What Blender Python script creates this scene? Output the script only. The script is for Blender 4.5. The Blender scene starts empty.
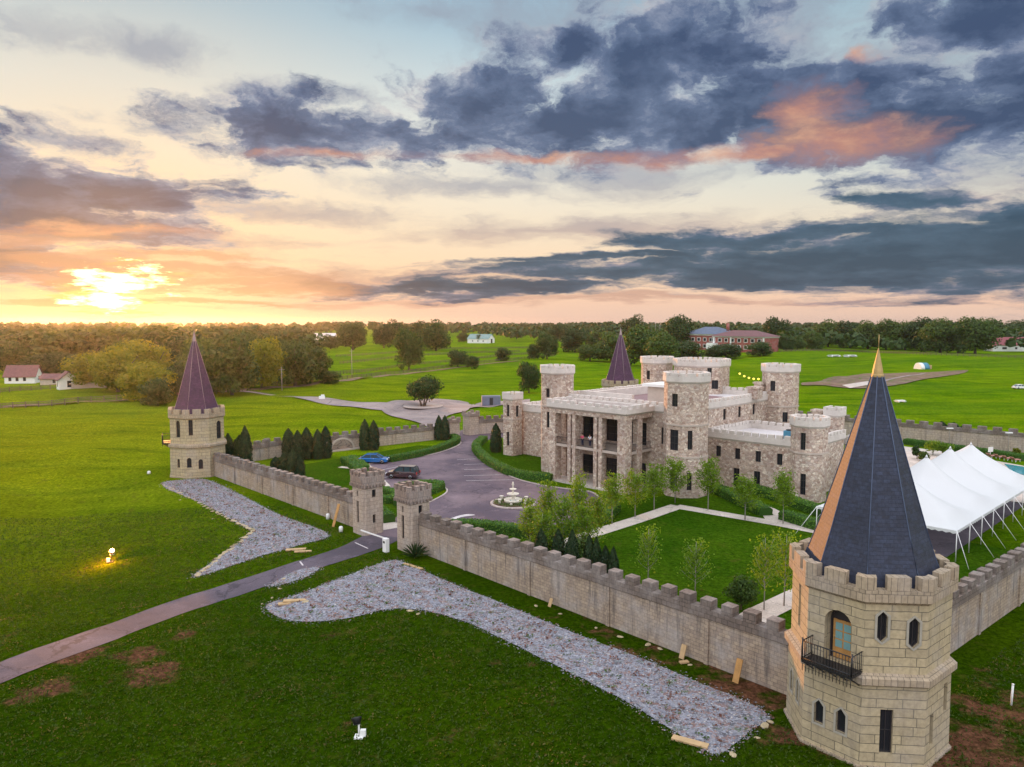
import bpy, bmesh, math, random
import numpy as np
from mathutils import Vector, Matrix
R = math.radians
C = bpy.context.scene.collection
sc = bpy.context.scene
random.seed(7); rng = np.random.default_rng(7)

# ------------------------------------------------------------ camera
CAM_H = 22.0; PITCH = R(4.7); FOC = 760.0
cam_d = bpy.data.cameras.new('camera'); cam = bpy.data.objects.new('camera', cam_d); C.objects.link(cam)
cam.location = (0, 0, CAM_H); cam.rotation_euler = (R(90) - PITCH, 0, 0)
cam_d.sensor_fit = 'HORIZONTAL'; cam_d.sensor_width = 36; cam_d.lens = 36 * FOC / 1024
cam_d.clip_start = 0.5; cam_d.clip_end = 20000
sc.camera = cam
sc.view_settings.view_transform = 'Standard'; sc.view_settings.look = 'None'
sc.view_settings.gamma = 1; sc.view_settings.use_curve_mapping = False
sc.view_settings.exposure = 0.0
sc.cycles.max_bounces = 6; sc.cycles.diffuse_bounces = 3; sc.cycles.transparent_max_bounces = 6
sc.cycles.volume_bounces = 0; sc.cycles.use_denoising = True

# ------------------------------------------------------------ sky
SUN_AZ = math.atan((117 - 512) / FOC); SUN_EL = R(3.2)
def sky():
    w = bpy.data.worlds.new('World'); sc.world = w; w.use_nodes = True
    nt = w.node_tree; N = nt.nodes; L = nt.links; N.clear()
    def val(x):
        return x
    def put(sock, x):
        if isinstance(x, (int, float)): sock.default_value = x
        elif isinstance(x, (tuple, list)): sock.default_value = x if len(sock.default_value) == len(x) else (*x, 1)
        else: L.new(x, sock)
    def m(op, a, b=0.0, c=None, clamp=False):
        n = N.new('ShaderNodeMath'); n.operation = op; n.use_clamp = clamp
        put(n.inputs[0], a); put(n.inputs[1], b)
        if c is not None: put(n.inputs[2], c)
        return n.outputs[0]
    def vm(op, a, b=None, c=None, out=0):
        n = N.new('ShaderNodeVectorMath'); n.operation = op
        put(n.inputs[0], a)
        if b is not None: put(n.inputs[1], b)
        if c is not None: put(n.inputs[2], c)
        return n.outputs[out]
    def mix(f, a, b, mode='MIX'):
        n = N.new('ShaderNodeMix'); n.data_type = 'RGBA'; n.blend_type = mode
        put(n.inputs[0], f); put(n.inputs[6], a); put(n.inputs[7], b); return n.outputs[2]
    def ss(x, lo, hi):
        n = N.new('ShaderNodeMapRange'); n.interpolation_type = 'SMOOTHSTEP'
        put(n.inputs[0], x); n.inputs[1].default_value = lo; n.inputs[2].default_value = hi; return n.outputs[0]
    def ramp(x, stops):
        n = N.new('ShaderNodeValToRGB'); put(n.inputs[0], x); e = n.color_ramp.elements
        while len(e) > 1: e.remove(e[0])
        e[0].position = stops[0][0]; e[0].color = (*stops[0][1], 1)
        for p, c in stops[1:]:
            q = e.new(p); q.color = (*c, 1)
        return n.outputs[0]
    def noise(vec, scale, det=4, rough=.55, col=False):
        n = N.new('ShaderNodeTexNoise'); put(n.inputs['Vector'], vec)
        n.inputs['Scale'].default_value = scale; n.inputs['Detail'].default_value = det; n.inputs['Roughness'].default_value = rough
        return n.outputs[1 if col else 0]
    tc = N.new('ShaderNodeTexCoord'); d = vm('NORMALIZE', tc.outputs['Generated'])
    sep = N.new('ShaderNodeSeparateXYZ'); L.new(d, sep.inputs[0])
    x, y, z = sep.outputs
    az = m('ARCTAN2', x, y); el = m('ARCSINE', z)
    comb = N.new('ShaderNodeCombineXYZ'); put(comb.inputs[0], az); put(comb.inputs[1], el); p = comb.outputs[0]
    # plane-like coordinates, stretched towards the horizon like a cloud deck
    st = N.new('ShaderNodeCombineXYZ'); put(st.inputs[0], az)
    put(st.inputs[1], m('MULTIPLY', m('LOGARITHM', m('MAXIMUM', m('ADD', el, .07), .01), math.e), .62))
    w1 = vm('SUBTRACT', noise(st.outputs[0], 4.5, 7, .62, True), (.5, .5, .5))
    wp = vm('MULTIPLY_ADD', w1, (.26, .075, 0), p)
    fine = noise(vm('MULTIPLY_ADD', w1, (.25, .25, 0), st.outputs[0]), 11, 8, .60)
    big = noise(st.outputs[0], 4.0, 6, .6)
    shn = noise(vm('ADD', st.outputs[0], (3.1, 1.7, 0)), 9, 8, .62)
    K = 1 / FOC
    def blob(px, py, rx, ry, rot=0):
        a = math.atan((px - 512) * K); e = math.atan((321 - py) * K * math.cos(a))
        v = vm('SUBTRACT', wp, (a, e, 0))
        if rot:
            n = N.new('ShaderNodeVectorRotate'); n.rotation_type = 'Z_AXIS'; put(n.inputs['Vector'], v); n.inputs['Angle'].default_value = R(rot); v = n.outputs[0]
        v = vm('MULTIPLY', v, (1 / (rx * K * math.cos(a) ** 1.6), 1 / (ry * K * math.cos(a)), 0))
        return m('SUBTRACT', 1.0, vm('LENGTH', v, out=1))
    def group(bl):
        g = blob(*bl[0])
        for b in bl[1:]: g = m('MAXIMUM', g, blob(*b))
        return g
    base = ramp(m('DIVIDE', el, 1.2), [(0, (.78, .56, .46)), (.02, (.88, .60, .45)), (.045, (.95, .68, .46)), (.10, (.92, .77, .58)),
        (.16, (.86, .83, .72)), (.22, (.68, .76, .76)), (.30, (.38, .55, .66)), (.36, (.28, .45, .60)), (.6, (.8, 1.0, 1.25)), (1, (.9, 1.1, 1.4))])
    sundir = (math.sin(SUN_AZ) * math.cos(SUN_EL - .012), math.cos(SUN_AZ) * math.cos(SUN_EL - .012), math.sin(SUN_EL - .012))
    cosang = vm('DOT_PRODUCT', d, sundir, out=1)
    ang = m('ARCCOSINE', m('MINIMUM', cosang, .999999))
    # the warm light round the sun, brighter towards it
    near = m('POWER', m('MAXIMUM', m('SUBTRACT', 1.0, m('DIVIDE', ang, .62)), 0.0), 2.0)
    base = mix(m('MULTIPLY', near, .8), base, (1.0, .68, .36), 'MIX')
    # right side bluer away from the sun
    cool = m('MULTIPLY', ss(az, -.1, .75), ss(el, .07, .2))
    base = mix(m('MULTIPLY', cool, .6), base, (.36, .52, .58))
    def cover(bl, lo, hi, na=1.5, nb=.8):
        g = group(bl)
        g = m('ADD', g, m('MULTIPLY', m('SUBTRACT', fine, .5), na)); g = m('ADD', g, m('MULTIPLY', m('SUBTRACT', big, .5), nb))
        return ss(g, lo, hi)
    # thin mauve veils
    veil = cover([(250, 103, 40, 12), (165, 128, 44, 11), (60, 145, 80, 10), (270, 215, 170, 14), (330, 105, 70, 12), (410, 25, 80, 20), (150, 240, 240, 22), (80, 268, 200, 26), (430, 285, 260, 18), (130, 60, 110, 18),
                  (600, 232, 230, 16), (620, 172, 190, 26), (900, 70, 190, 60), (560, 35, 160, 50), (760, 40, 170, 70), (990, 150, 140, 70), (620, 302, 520, 6), (480, 190, 160, 12)], -.25, 1.0, 2.2, 1.0)
    c = mix(m('MULTIPLY', veil, .72), base, mix(ss(el, .03, .2), (.55, .32, .26), (.30, .33, .41)))
    def clouds(c, bl, tones, alpha=.96, na=2.3, nb=1.1, lo=-.25, hi=1.05):
        d_ = cover(bl, lo, hi, na, nb)
        t = m('ADD', d_, m('MULTIPLY', m('SUBTRACT', shn, .5), 1.7))
        return mix(m('MULTIPLY', ss(d_, .12, .62), alpha), c, ramp(t, tones)), d_
    c, dk = clouds(c, [(50, 202, 210, 60), (130, 192, 130, 24), (-10, 258, 150, 26), (330, 137, 160, 36), (480, 112, 120, 40), (590, 128, 210, 44), (650, 75, 140, 64, -15), (790, 108, 150, 40), (890, 138, 210, 54),
                  (975, 30, 150, 36, 12), (1010, 110, 100, 66), (560, 60, 80, 30)], [(.12, (.54, .50, .53)), (.35, (.27, .31, .42)), (.62, (.11, .155, .27)), (1.0, (.040, .070, .155))], lo=-.5, hi=1.05)
    # undersides and one big cumulus still catching the sunset
    pink = cover([(835, 150, 105, 24, 4), (800, 116, 40, 26), (700, 158, 130, 10), (540, 162, 100, 6), (330, 158, 90, 6), (868, 62, 20, 12), (110, 232, 120, 7)], -.2, .95, 2.0, .6)
    c = mix(m('MULTIPLY', pink, .78), c, ramp(shn, [(.32, (.24, .16, .22)), (.5, (.60, .28, .20)), (.7, (.95, .52, .30))]))
    c, bd_ = clouds(c, [(930, 256, 370, 48), (1050, 238, 270, 52), (690, 276, 290, 16), (760, 241, 210, 13), (905, 204, 80, 11), (500, 292, 200, 9), (620, 262, 160, 7)],
               [(.1, (.40, .32, .36)), (.3, (.17, .20, .29)), (.6, (.045, .105, .18)), (1.0, (.014, .060, .12))], na=1.7, nb=.7, lo=-.5, hi=1.1)
    shade = shn
    # scud in front of the sun, and the sun burning through it
    holes = ss(m('ADD', noise(st.outputs[0], 22, 5, .6), m('MULTIPLY', blob(118, 296, 46, 26), .4)), .45, .62)
    glow = m('POWER', m('MAXIMUM', m('SUBTRACT', 1.0, m('DIVIDE', ang, .22)), 0.0), 2.0)
    c = mix(m('MULTIPLY', glow, m('MULTIPLY_ADD', holes, .8, .2)), c, (1.25, .62, .16))
    streak = cover([(150, 276, 190, 7), (60, 262, 110, 10), (200, 300, 120, 5), (60, 306, 90, 6), (190, 262, 90, 6), (30, 240, 90, 12), (260, 287, 120, 7)], -.2, .6, 1.5, .7)
    c = mix(m('MULTIPLY', streak, .75), c, mix(shade, (.42, .22, .20), (.80, .42, .22)))
    def flat(px, py, rx, ry):
        a = math.atan((px - 512) * K); e = math.atan((321 - py) * K * math.cos(a))
        v = vm('SUBTRACT', vm('MULTIPLY_ADD', w1, (.03, .012, 0), p), (a, e, 0)); return m('SUBTRACT', 1.0, vm('LENGTH', vm('MULTIPLY', v, (1 / (rx * K * .75), 1 / (ry * K * .87), 0)), out=1))
    core = ss(m('ADD', m('MAXIMUM', flat(110, 301, 42, 12), flat(122, 281, 60, 15)), m('MULTIPLY', m('SUBTRACT', noise(vm('MULTIPLY', p, (1, 4.5, 1)), 26, 6, .65), .5), 4.6)), .0, .75)
    c = mix(core, c, (3.2, 2.4, 1.15))
    # sky overhead and behind the viewer: unseen, brightened as added fill light
    c = mix(ss(m('ADD', el, m('MULTIPLY', ss(m('MULTIPLY', y, -1), -.3, .5), .6)), .46, .85), c, SKY_UP)
    c = mix(ss(el, -.12, -.01), (.10, .12, .06), c)
    nish = N.new('ShaderNodeTexSky'); nish.sky_type = 'NISHITA'; nish.sun_disc = False
    nish.sun_elevation = SUN_EL; nish.sun_rotation = SUN_AZ; nish.altitude = 250
    b1 = N.new('ShaderNodeBackground'); L.new(c, b1.inputs[0]); b1.inputs[1].default_value = SKY_K
    b2 = N.new('ShaderNodeBackground'); L.new(nish.outputs[0], b2.inputs[0]); b2.inputs[1].default_value = .008
    ad = N.new('ShaderNodeAddShader'); L.new(b1.outputs[0], ad.inputs[0]); L.new(b2.outputs[0], ad.inputs[1])
    out = N.new('ShaderNodeOutputWorld'); L.new(ad.outputs[0], out.inputs[0])
SKY_UP = (1.7, 1.75, 1.9); SKY_K = 1.0
sky()
sd = bpy.data.lights.new('sun', 'SUN'); sd.energy = 4.5; sd.angle = R(1.5); sd.color = (1, .42, .12)
sun = bpy.data.objects.new('sun', sd); C.objects.link(sun)
_s = Vector((math.sin(SUN_AZ) * math.cos(R(5)), math.cos(SUN_AZ) * math.cos(R(5)), math.sin(R(5))))
sun.rotation_euler = _s.to_track_quat('Z', 'Y').to_euler()

# ------------------------------------------------------------ frames of reference
O2 = Vector((-15.6, 76)); U1 = Vector((.639, -.769)); U2 = Vector((.769, .639))   # along the front wall / into the yard
def uv2(x, y):
    d = Vector((x, y)) - O2; return d.dot(U1), d.dot(U2)
def fuv(u, v):
    p = O2 + U1 * u + U2 * v; return p.x, p.y
def S(a, b, x):
    t = min(1, max(0, (x - a) / (b - a))); return t * t * (3 - 2 * t)
def h(x, y):
    u, v = uv2(x, y)
    z = -1.7 * S(4, 24, -v) * S(-62, -34, u) * (1 - S(150, 300, abs(u)))
    d = math.hypot(x, y)
    k = S(8, 26, -v) if u < 60 else 0          # soft mounds of the bank outside the front wall and in the west meadow
    k = max(k, S(-52, -70, u) if u < -52 else 0) * (1 - S(250, 400, d))
    if k > 0: z += k * (.42 * math.sin(x / 6.1 + .8 * math.sin(y / 9.0)) * math.cos(y / 11.0 + .4) + .30 * math.sin(y / 4.7 + x / 12.0) + .12 * math.sin(x / 2.3 + y / 3.1))
    if d > 150:
        z += S(150, 380, d) * (1 - .7 * S(420, 700, d)) * (2.2 * math.sin(x / 83 + 1) * math.cos(y / 120) + 1.5 * math.sin(x / 41 + y / 57) + .5 * math.sin(x / 17 - y / 23))
    return z
def at(px, py, dz=0):
    """where the sight line through a photo point meets the ground"""
    dx = (px - 512) / FOC; dy = (383.5 - py) / FOC
    D = Vector((dx, math.cos(PITCH) + dy * math.sin(PITCH), -math.sin(PITCH) + dy * math.cos(PITCH)))
    t = -CAM_H / D.z if D.z < -1e-4 else 3000
    t = min(t, 3500)
    for _ in range(12):
        zg = h(D.x * t, D.y * t) + dz
        t = min(3500, (zg - CAM_H) / D.z)
    return D.x * t, D.y * t, zg
def atz(px, py, z):
    dx = (px - 512) / FOC; dy = (383.5 - py) / FOC
    D = Vector((dx, math.cos(PITCH) + dy * math.sin(PITCH), -math.sin(PITCH) + dy * math.cos(PITCH)))
    t = (z - CAM_H) / D.z
    return D.x * t, D.y * t
def proj(x, y, z):
    f = y * math.cos(PITCH) - (z - CAM_H) * math.sin(PITCH); u = y * math.sin(PITCH) + (z - CAM_H) * math.cos(PITCH)
    return 512 + FOC * x / f, 383.5 - FOC * u / f
def ztop(x, y, py):
    lo, hi = -5, 80
    for _ in range(50):
        k = (lo + hi) / 2
        if proj(x, y, k)[1] > py: lo = k
        else: hi = k
    return k
def mpp(x, y): return math.hypot(y, CAM_H) / FOC     # metres per pixel there

# ------------------------------------------------------------ materials
def mat(name, fn):
    m_ = bpy.data.materials.new(name); m_.use_nodes = True
    nt = m_.node_tree; nt.nodes.clear(); out = nt.nodes.new('ShaderNodeOutputMaterial')
    g = G(nt); s = fn(g); nt.links.new(s, out.inputs[0]); return m_
class G:
    def __init__(s, nt): s.nt = nt; s.N = nt.nodes; s.L = nt.links
    def put(s, k, x):
        if isinstance(x, (int, float)): k.default_value = x
        elif isinstance(x, (tuple, list)): k.default_value = x if len(k.default_value) == len(x) else (*x, 1)
        else: s.L.new(x, k)
    def n(s, t, out=0, props=None, **kw):
        n = s.N.new(t)
        for k, v in (props or {}).items(): setattr(n, k, v)
        for k, v in kw.items(): s.put(n.inputs[k.replace('_', ' ')], v)
        return n.outputs[out]
    def m(s, op, a, b=0., clamp=False):
        n = s.N.new('ShaderNodeMath'); n.operation = op; n.use_clamp = clamp; s.put(n.inputs[0], a); s.put(n.inputs[1], b); return n.outputs[0]
    def vm(s, op, a, b=None, out=0):
        n = s.N.new('ShaderNodeVectorMath'); n.operation = op; s.put(n.inputs[0], a)
        if b is not None: s.put(n.inputs[1], b)
        return n.outputs[out]
    def mix(s, f, a, b, mode='MIX'):
        n = s.N.new('ShaderNodeMix'); n.data_type = 'RGBA'; n.blend_type = mode
        s.put(n.inputs[0], f); s.put(n.inputs[6], a); s.put(n.inputs[7], b); return n.outputs[2]
    def ss(s, x, lo, hi):
        n = s.N.new('ShaderNodeMapRange'); n.interpolation_type = 'SMOOTHSTEP'; s.put(n.inputs[0], x)
        n.inputs[1].default_value = lo; n.inputs[2].default_value = hi; return n.outputs[0]
    def obj(s): return s.n('ShaderNodeTexCoord', 'Object')
    def pos(s): return s.n('ShaderNodeNewGeometry', 'Position')
    def uv(s): return s.n('ShaderNodeTexCoord', 'UV')
    def noise(s, vec, scale, det=4, rough=.55, out=0):
        return s.n('ShaderNodeTexNoise', out, Vector=vec, Scale=scale, Detail=det, Roughness=rough)
    def ramp(s, x, stops):
        n = s.N.new('ShaderNodeValToRGB'); s.put(n.inputs[0], x); e = n.color_ramp.elements
        while len(e) > 1: e.remove(e[0])
        e[0].position = stops[0][0]; e[0].color = (*stops[0][1], 1)
        for p, c in stops[1:]: q = e.new(p); q.color = (*c, 1)
        return n.outputs[0]
    def bump(s, hgt, st=.4, dist=.05): return s.n('ShaderNodeBump', Height=hgt, Strength=st, Distance=dist)
    def bsdf(s, col, rough=.8, nrm=None, spec=.3, metal=0, **kw):
        n = s.N.new('ShaderNodeBsdfPrincipled'); s.put(n.inputs['Base Color'], col); s.put(n.inputs['Roughness'], rough)
        n.inputs['Specular IOR Level'].default_value = spec; n.inputs['Metallic'].default_value = metal
        if nrm is not None: s.L.new(nrm, n.inputs['Normal'])
        for k, v in kw.items(): s.put(n.inputs[k.replace('_', ' ')], v)
        return n.outputs[0]
    def sc(s, v, k): return s.vm('MULTIPLY', v, k)

def plain(name, col, rough=.7, spec=.3, metal=0, var=.25, scale=1.5, bump=.0, **kw):
    def f(g):
        p = g.obj(); n1 = g.noise(p, scale, 5); n2 = g.noise(p, scale * 7, 3)
        k = g.m('ADD', g.m('MULTIPLY', g.m('SUBTRACT', n1, .5), 2 * var), g.m('ADD', 1, g.m('MULTIPLY', g.m('SUBTRACT', n2, .5), var)))
        c = g.vm('SCALE', (*col,), None)
        sn = g.N.new('ShaderNodeVectorMath'); sn.operation = 'SCALE'; sn.inputs[0].default_value = col; g.L.new(k, sn.inputs['Scale'])
        return g.bsdf(sn.outputs[0], rough, g.bump(n2, bump, .03) if bump else None, spec, metal, **kw)
    return mat(name, f)
def brickmat(name, c1, c2, mortar, bw, bh, ms=.02, stain=.3, streak=0, rough=.85, bump=.5, squash=1, tint=(1, .9, .85)):
    def f(g):
        u = g.uv(); p = g.obj()
        wob = g.vm('SCALE', g.vm('SUBTRACT', g.noise(p, 1.3, 3, .5, 1), (.5, .5, .5)))
        wob.node.inputs['Scale'].default_value = .06
        uu = g.vm('ADD', u, wob)
        br = g.N.new('ShaderNodeTexBrick'); g.L.new(uu, br.inputs['Vector'])
        br.inputs['Scale'].default_value = 1; br.inputs['Brick Width'].default_value = bw; br.inputs['Row Height'].default_value = bh
        br.inputs['Mortar Size'].default_value = ms; br.inputs['Mortar Smooth'].default_value = .3; br.offset = .43; br.squash = squash; br.squash_frequency = 3
        g.put(br.inputs['Color1'], c1); g.put(br.inputs['Color2'], c2); g.put(br.inputs['Mortar'], mortar)
        n1 = g.noise(p, .45, 5, .6); n2 = g.noise(p, 5, 5, .65)
        c = g.mix(g.m('MULTIPLY', g.ss(n1, .4, .7), stain), br.outputs[0], tuple(k * .42 for k in tint))
        c = g.mix(g.ss(n2, .3, .75), g.mix(.8, c, tuple(k * .45 for k in c1), 'MIX') if False else c, g.mix(1, c, (.74, .74, .74), 'MULTIPLY'))
        if streak:
            sv = g.vm('MULTIPLY', u, (1.6, .13, 0)); s1 = g.noise(sv, 1.6, 5, .65)
            c = g.mix(g.m('MULTIPLY', g.ss(s1, .48, .72), streak), c, (.10, .085, .08))
        hgt = g.m('SUBTRACT', g.m('MULTIPLY', n2, .5), br.outputs[1])
        return g.bsdf(c, rough, g.bump(hgt, bump, .04), .25)
    return mat(name, f)
def rubble(name, pal, scale=1.9, mortar=(.34, .30, .27)):
    def f(g):
        p = g.vm('MULTIPLY', g.obj(), (1, 1, 1.35)); wn = g.noise(p, 2.2, 2, .5, 1)
        q = g.vm('ADD', p, g.vm('MULTIPLY', g.vm('SUBTRACT', wn, (.5, .5, .5)), (.25, .25, .25)))
        v = g.N.new('ShaderNodeTexVoronoi'); g.L.new(q, v.inputs['Vector']); v.inputs['Scale'].default_value = scale
        e = g.N.new('ShaderNodeTexVoronoi'); e.feature = 'DISTANCE_TO_EDGE'; g.L.new(q, e.inputs['Vector']); e.inputs['Scale'].default_value = scale
        r = g.n('ShaderNodeSeparateColor', 0, Color=v.outputs['Color'])
        c = g.ramp(r, [(i / (len(pal) - 1), k) for i, k in enumerate(pal)])
        n2 = g.noise(p, 7, 4); n3 = g.noise(p, .3, 3)
        c = g.mix(g.m('MULTIPLY', g.ss(n3, .45, .7), .3), c, (.20, .15, .15))
        c = g.mix(1, c, g.ramp(n2, [(.3, (.7, .7, .7)), (.7, (1.12, 1.12, 1.12))]), 'MULTIPLY')
        ed = g.ss(e.outputs[0], .01, .07)
        c = g.mix(ed, mortar, c)
        hgt = g.m('ADD', ed, g.m('MULTIPLY', n2, .4))
        return g.bsdf(c, .88, g.bump(hgt, .7, .05), .2)
    return mat(name, f)

M = {}
M['tower_stone'] = brickmat('tower_stone', (.52, .42, .26), (.42, .34, .215), (.17, .15, .10), 1.25, .46, .022, .28, .25, squash=1.35)
M['tower_trim'] = brickmat('tower_trim', (.46, .36, .25), (.37, .29, .20), (.17, .14, .10), .3, .75, .016, .35, .2)
M['wall_stone'] = brickmat('wall_stone', (.47, .365, .265), (.34, .26, .20), (.21, .165, .13), .42, .24, .014, .75, .75)
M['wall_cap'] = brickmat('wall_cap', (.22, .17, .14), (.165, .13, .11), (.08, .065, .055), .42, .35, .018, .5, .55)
M['gate_stone'] = brickmat('gate_stone', (.54, .43, .34), (.45, .36, .29), (.28, .22, .18), .6, .4, .02, .45, .45)
M['gate_trim'] = brickmat('gate_trim', (.34, .25, .20), (.25, .19, .16), (.10, .08, .07), .28, .7, .02, .5, .4)
M['rubble'] = rubble('castle_rubble_stone', [(.36, .23, .18), (.68, .53, .42), (.48, .35, .30), (.78, .64, .51), (.40, .26, .20), (.86, .75, .62), (.56, .44, .38)], 2.8, (.38, .30, .24))
M['stucco'] = plain('pale_coping_stone', (.60, .54, .49), .8, .25, var=.22, scale=.9, bump=.3)
M['smooth_stone'] = plain('smooth_cast_stone', (.48, .40, .34), .8, .25, var=.25, scale=1.2, bump=.3)
M['roof_membrane'] = plain('flat_roof_membrane', (.62, .58, .58), .6, .3, var=.15, scale=.5)
M['deck'] = plain('roof_deck_boards', (.25, .15, .15), .6, .3, var=.3)
M['glass'] = plain('dark_window_glass', (.018, .02, .026), .18, .5, var=.3, scale=1)
M['frame_dark'] = plain('dark_window_frame', (.035, .03, .032), .5, .4)
M['frame_stone'] = plain('window_surround_stone', (.36, .33, .27), .8, .2)
M['iron'] = plain('black_iron', (.012, .012, .014), .45, .5)
M['white_paint'] = plain('white_paint', (.78, .77, .75), .5, .4, var=.06)
M['wood'] = plain('warm_timber', (.42, .22, .07), .55, .35, var=.5, scale=2)
M['plank'] = plain('pale_raw_timber', (.46, .31, .16), .7, .3, var=.3, scale=3)
M['gold'] = plain('gold_leaf', (.42, .29, .12), .55, .4, .25, var=.4)
M['copper'] = plain('ridge_flashing', (.30, .22, .22), .4, .5, .3, var=.3)
def shingle(name, a, b, rough=.6):
    def f(g):
        u = g.uv(); p = g.obj()
        br = g.N.new('ShaderNodeTexBrick'); g.L.new(u, br.inputs['Vector']); br.inputs['Scale'].default_value = 1
        br.inputs['Brick Width'].default_value = .34; br.inputs['Row Height'].default_value = .2; br.inputs['Mortar Size'].default_value = .012
        g.put(br.inputs['Color1'], a); g.put(br.inputs['Color2'], b); g.put(br.inputs['Mortar'], tuple(k * .6 for k in a))
        n2 = g.noise(p, 5, 6, .75); n1 = g.noise(p, .8, 4)
        c = g.mix(1, br.outputs[0], g.ramp(n2, [(.25, (.5, .5, .5)), (.75, (1.5, 1.45, 1.5))]), 'MULTIPLY')
        c = g.mix(g.m('MULTIPLY', g.ss(n1, .4, .7), .35), c, tuple(k * .5 for k in b))
        return g.bsdf(c, rough, g.bump(g.m('SUBTRACT', g.m('MULTIPLY', n2, .6), br.outputs[1]), .5, .03), .3)
    return mat(name, f)
M['slate_blue'] = shingle('blue_slate', (.036, .046, .078), (.028, .032, .050), .58)
M['slate_purple'] = shingle('purple_slate', (.095, .038, .08), (.065, .03, .055), .6)
M['shingle_brown'] = shingle('brown_shingle', (.20, .085, .085), (.15, .07, .07), .6)
M['shingle_grey'] = shingle('blue_grey_shingle', (.12, .16, .24), (.10, .13, .18), .6)
M['red_brick'] = brickmat('red_brick', (.42, .07, .05), (.32, .055, .04), (.3, .2, .18), .25, .09, .012, .3)
def leafmat(name, c1, c2, tr=.35, rough=.55):
    def f(g):
        r = g.n('ShaderNodeNewGeometry', 'Random Per Island')
        o = g.n('ShaderNodeObjectInfo', 'Random')
        c = g.mix(r, c1, c2); c = g.mix(1, c, g.ramp(o, [(0, (.75, .8, .8)), (1, (1.25, 1.15, 1.1))]), 'MULTIPLY')
        b = g.bsdf(c, rough, None, .25)
        t = g.n('ShaderNodeBsdfTranslucent', Color=g.mix(1, c, (1.6, 1.5, .7), 'MULTIPLY'))
        return g.n('ShaderNodeMixShader', 0, Fac=tr) if False else mixs(g, tr, b, t)
    return mat(name, f)
def mixs(g, f, a, b):
    n = g.N.new('ShaderNodeMixShader'); n.inputs[0].default_value = f; g.L.new(a, n.inputs[1]); g.L.new(b, n.inputs[2]); return n.outputs[0]
M['leaf_dark'] = leafmat('dark_foliage', (.016, .045, .007), (.048, .092, .013), .25)
M['leaf_mid'] = leafmat('summer_foliage', (.035, .075, .012), (.085, .14, .022), .35)
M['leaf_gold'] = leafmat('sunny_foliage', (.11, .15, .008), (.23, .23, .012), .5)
M['leaf_young'] = leafmat('young_foliage', (.08, .17, .010), (.17, .27, .018), .45)
M['leaf_cedar'] = leafmat('arborvitae_foliage', (.010, .028, .010), (.030, .062, .018), .15)
M['leaf_hedge'] = leafmat('boxwood_foliage', (.045, .12, .012), (.11, .24, .025), .3)
M['hedge_core'] = plain('hedge_core', (.03, .08, .01), .8, .2, var=.5, scale=6)
M['bark'] = plain('bark', (.12, .09, .07), .9, .2, var=.5, scale=4, bump=.5)
M['bark_pale'] = plain('pale_bark', (.30, .27, .24), .85, .2, var=.4, scale=6)
def asphalt(name, a, b):
    def f(g):
        p = g.pos(); n1 = g.noise(p, .10, 6, .65); n2 = g.noise(p, 9, 4, .7); n3 = g.noise(g.vm('MULTIPLY', p, (1, 1, 1)), .7, 5, .6)
        c = g.mix(g.ss(n1, .35, .68), a, b)
        c = g.mix(1, c, g.ramp(n2, [(.25, (.72, .72, .72)), (.8, (1.3, 1.3, 1.3))]), 'MULTIPLY')
        c = g.mix(g.m('MULTIPLY', g.ss(n3, .55, .75), .35), c, tuple(k * .45 for k in a))
        q = g.vm('DOT_PRODUCT', p, (*U1, 0), 1); n5 = g.noise(g.vm('MULTIPLY', p, (.25, .25, 1)), 1.3, 7, .8)
        c = g.mix(g.m('MULTIPLY', g.ss(n5, .56, .62), .35), c, tuple(min(1, k * 1.45) for k in b))
        cr = g.N.new('ShaderNodeTexVoronoi'); cr.feature = 'DISTANCE_TO_EDGE'; g.L.new(g.vm('ADD', p, g.vm('MULTIPLY', g.noise(p, .6, 5, .7, 1), (3, 3, 0))), cr.inputs['Vector']); cr.inputs['Scale'].default_value = .16
        c = g.mix(g.m('MULTIPLY', g.ss(cr.outputs[0], .012, .004), .6), c, tuple(k * .3 for k in a))
        return g.bsdf(c, .8, g.bump(n2, .35, .02), .3)
    return mat(name, f)
M['asphalt'] = asphalt('drive_asphalt', (.085, .062, .082), (.19, .135, .15))
M['road'] = asphalt('road_asphalt', (.062, .050, .066), (.115, .090, .112))
M['far_road'] = asphalt('pale_road', (.22, .175, .17), (.33, .26, .24))
M['concrete'] = asphalt('concrete', (.46, .40, .35), (.58, .50, .44))
M['kerb'] = asphalt('kerb_concrete', (.42, .34, .31), (.52, .44, .40))
M['line'] = plain('faded_road_paint', (.55, .50, .50), .7, .3, var=.5, scale=1.2)
M['water'] = plain('pool_water', (.02, .25, .30), .1, .5, var=.1)
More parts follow.
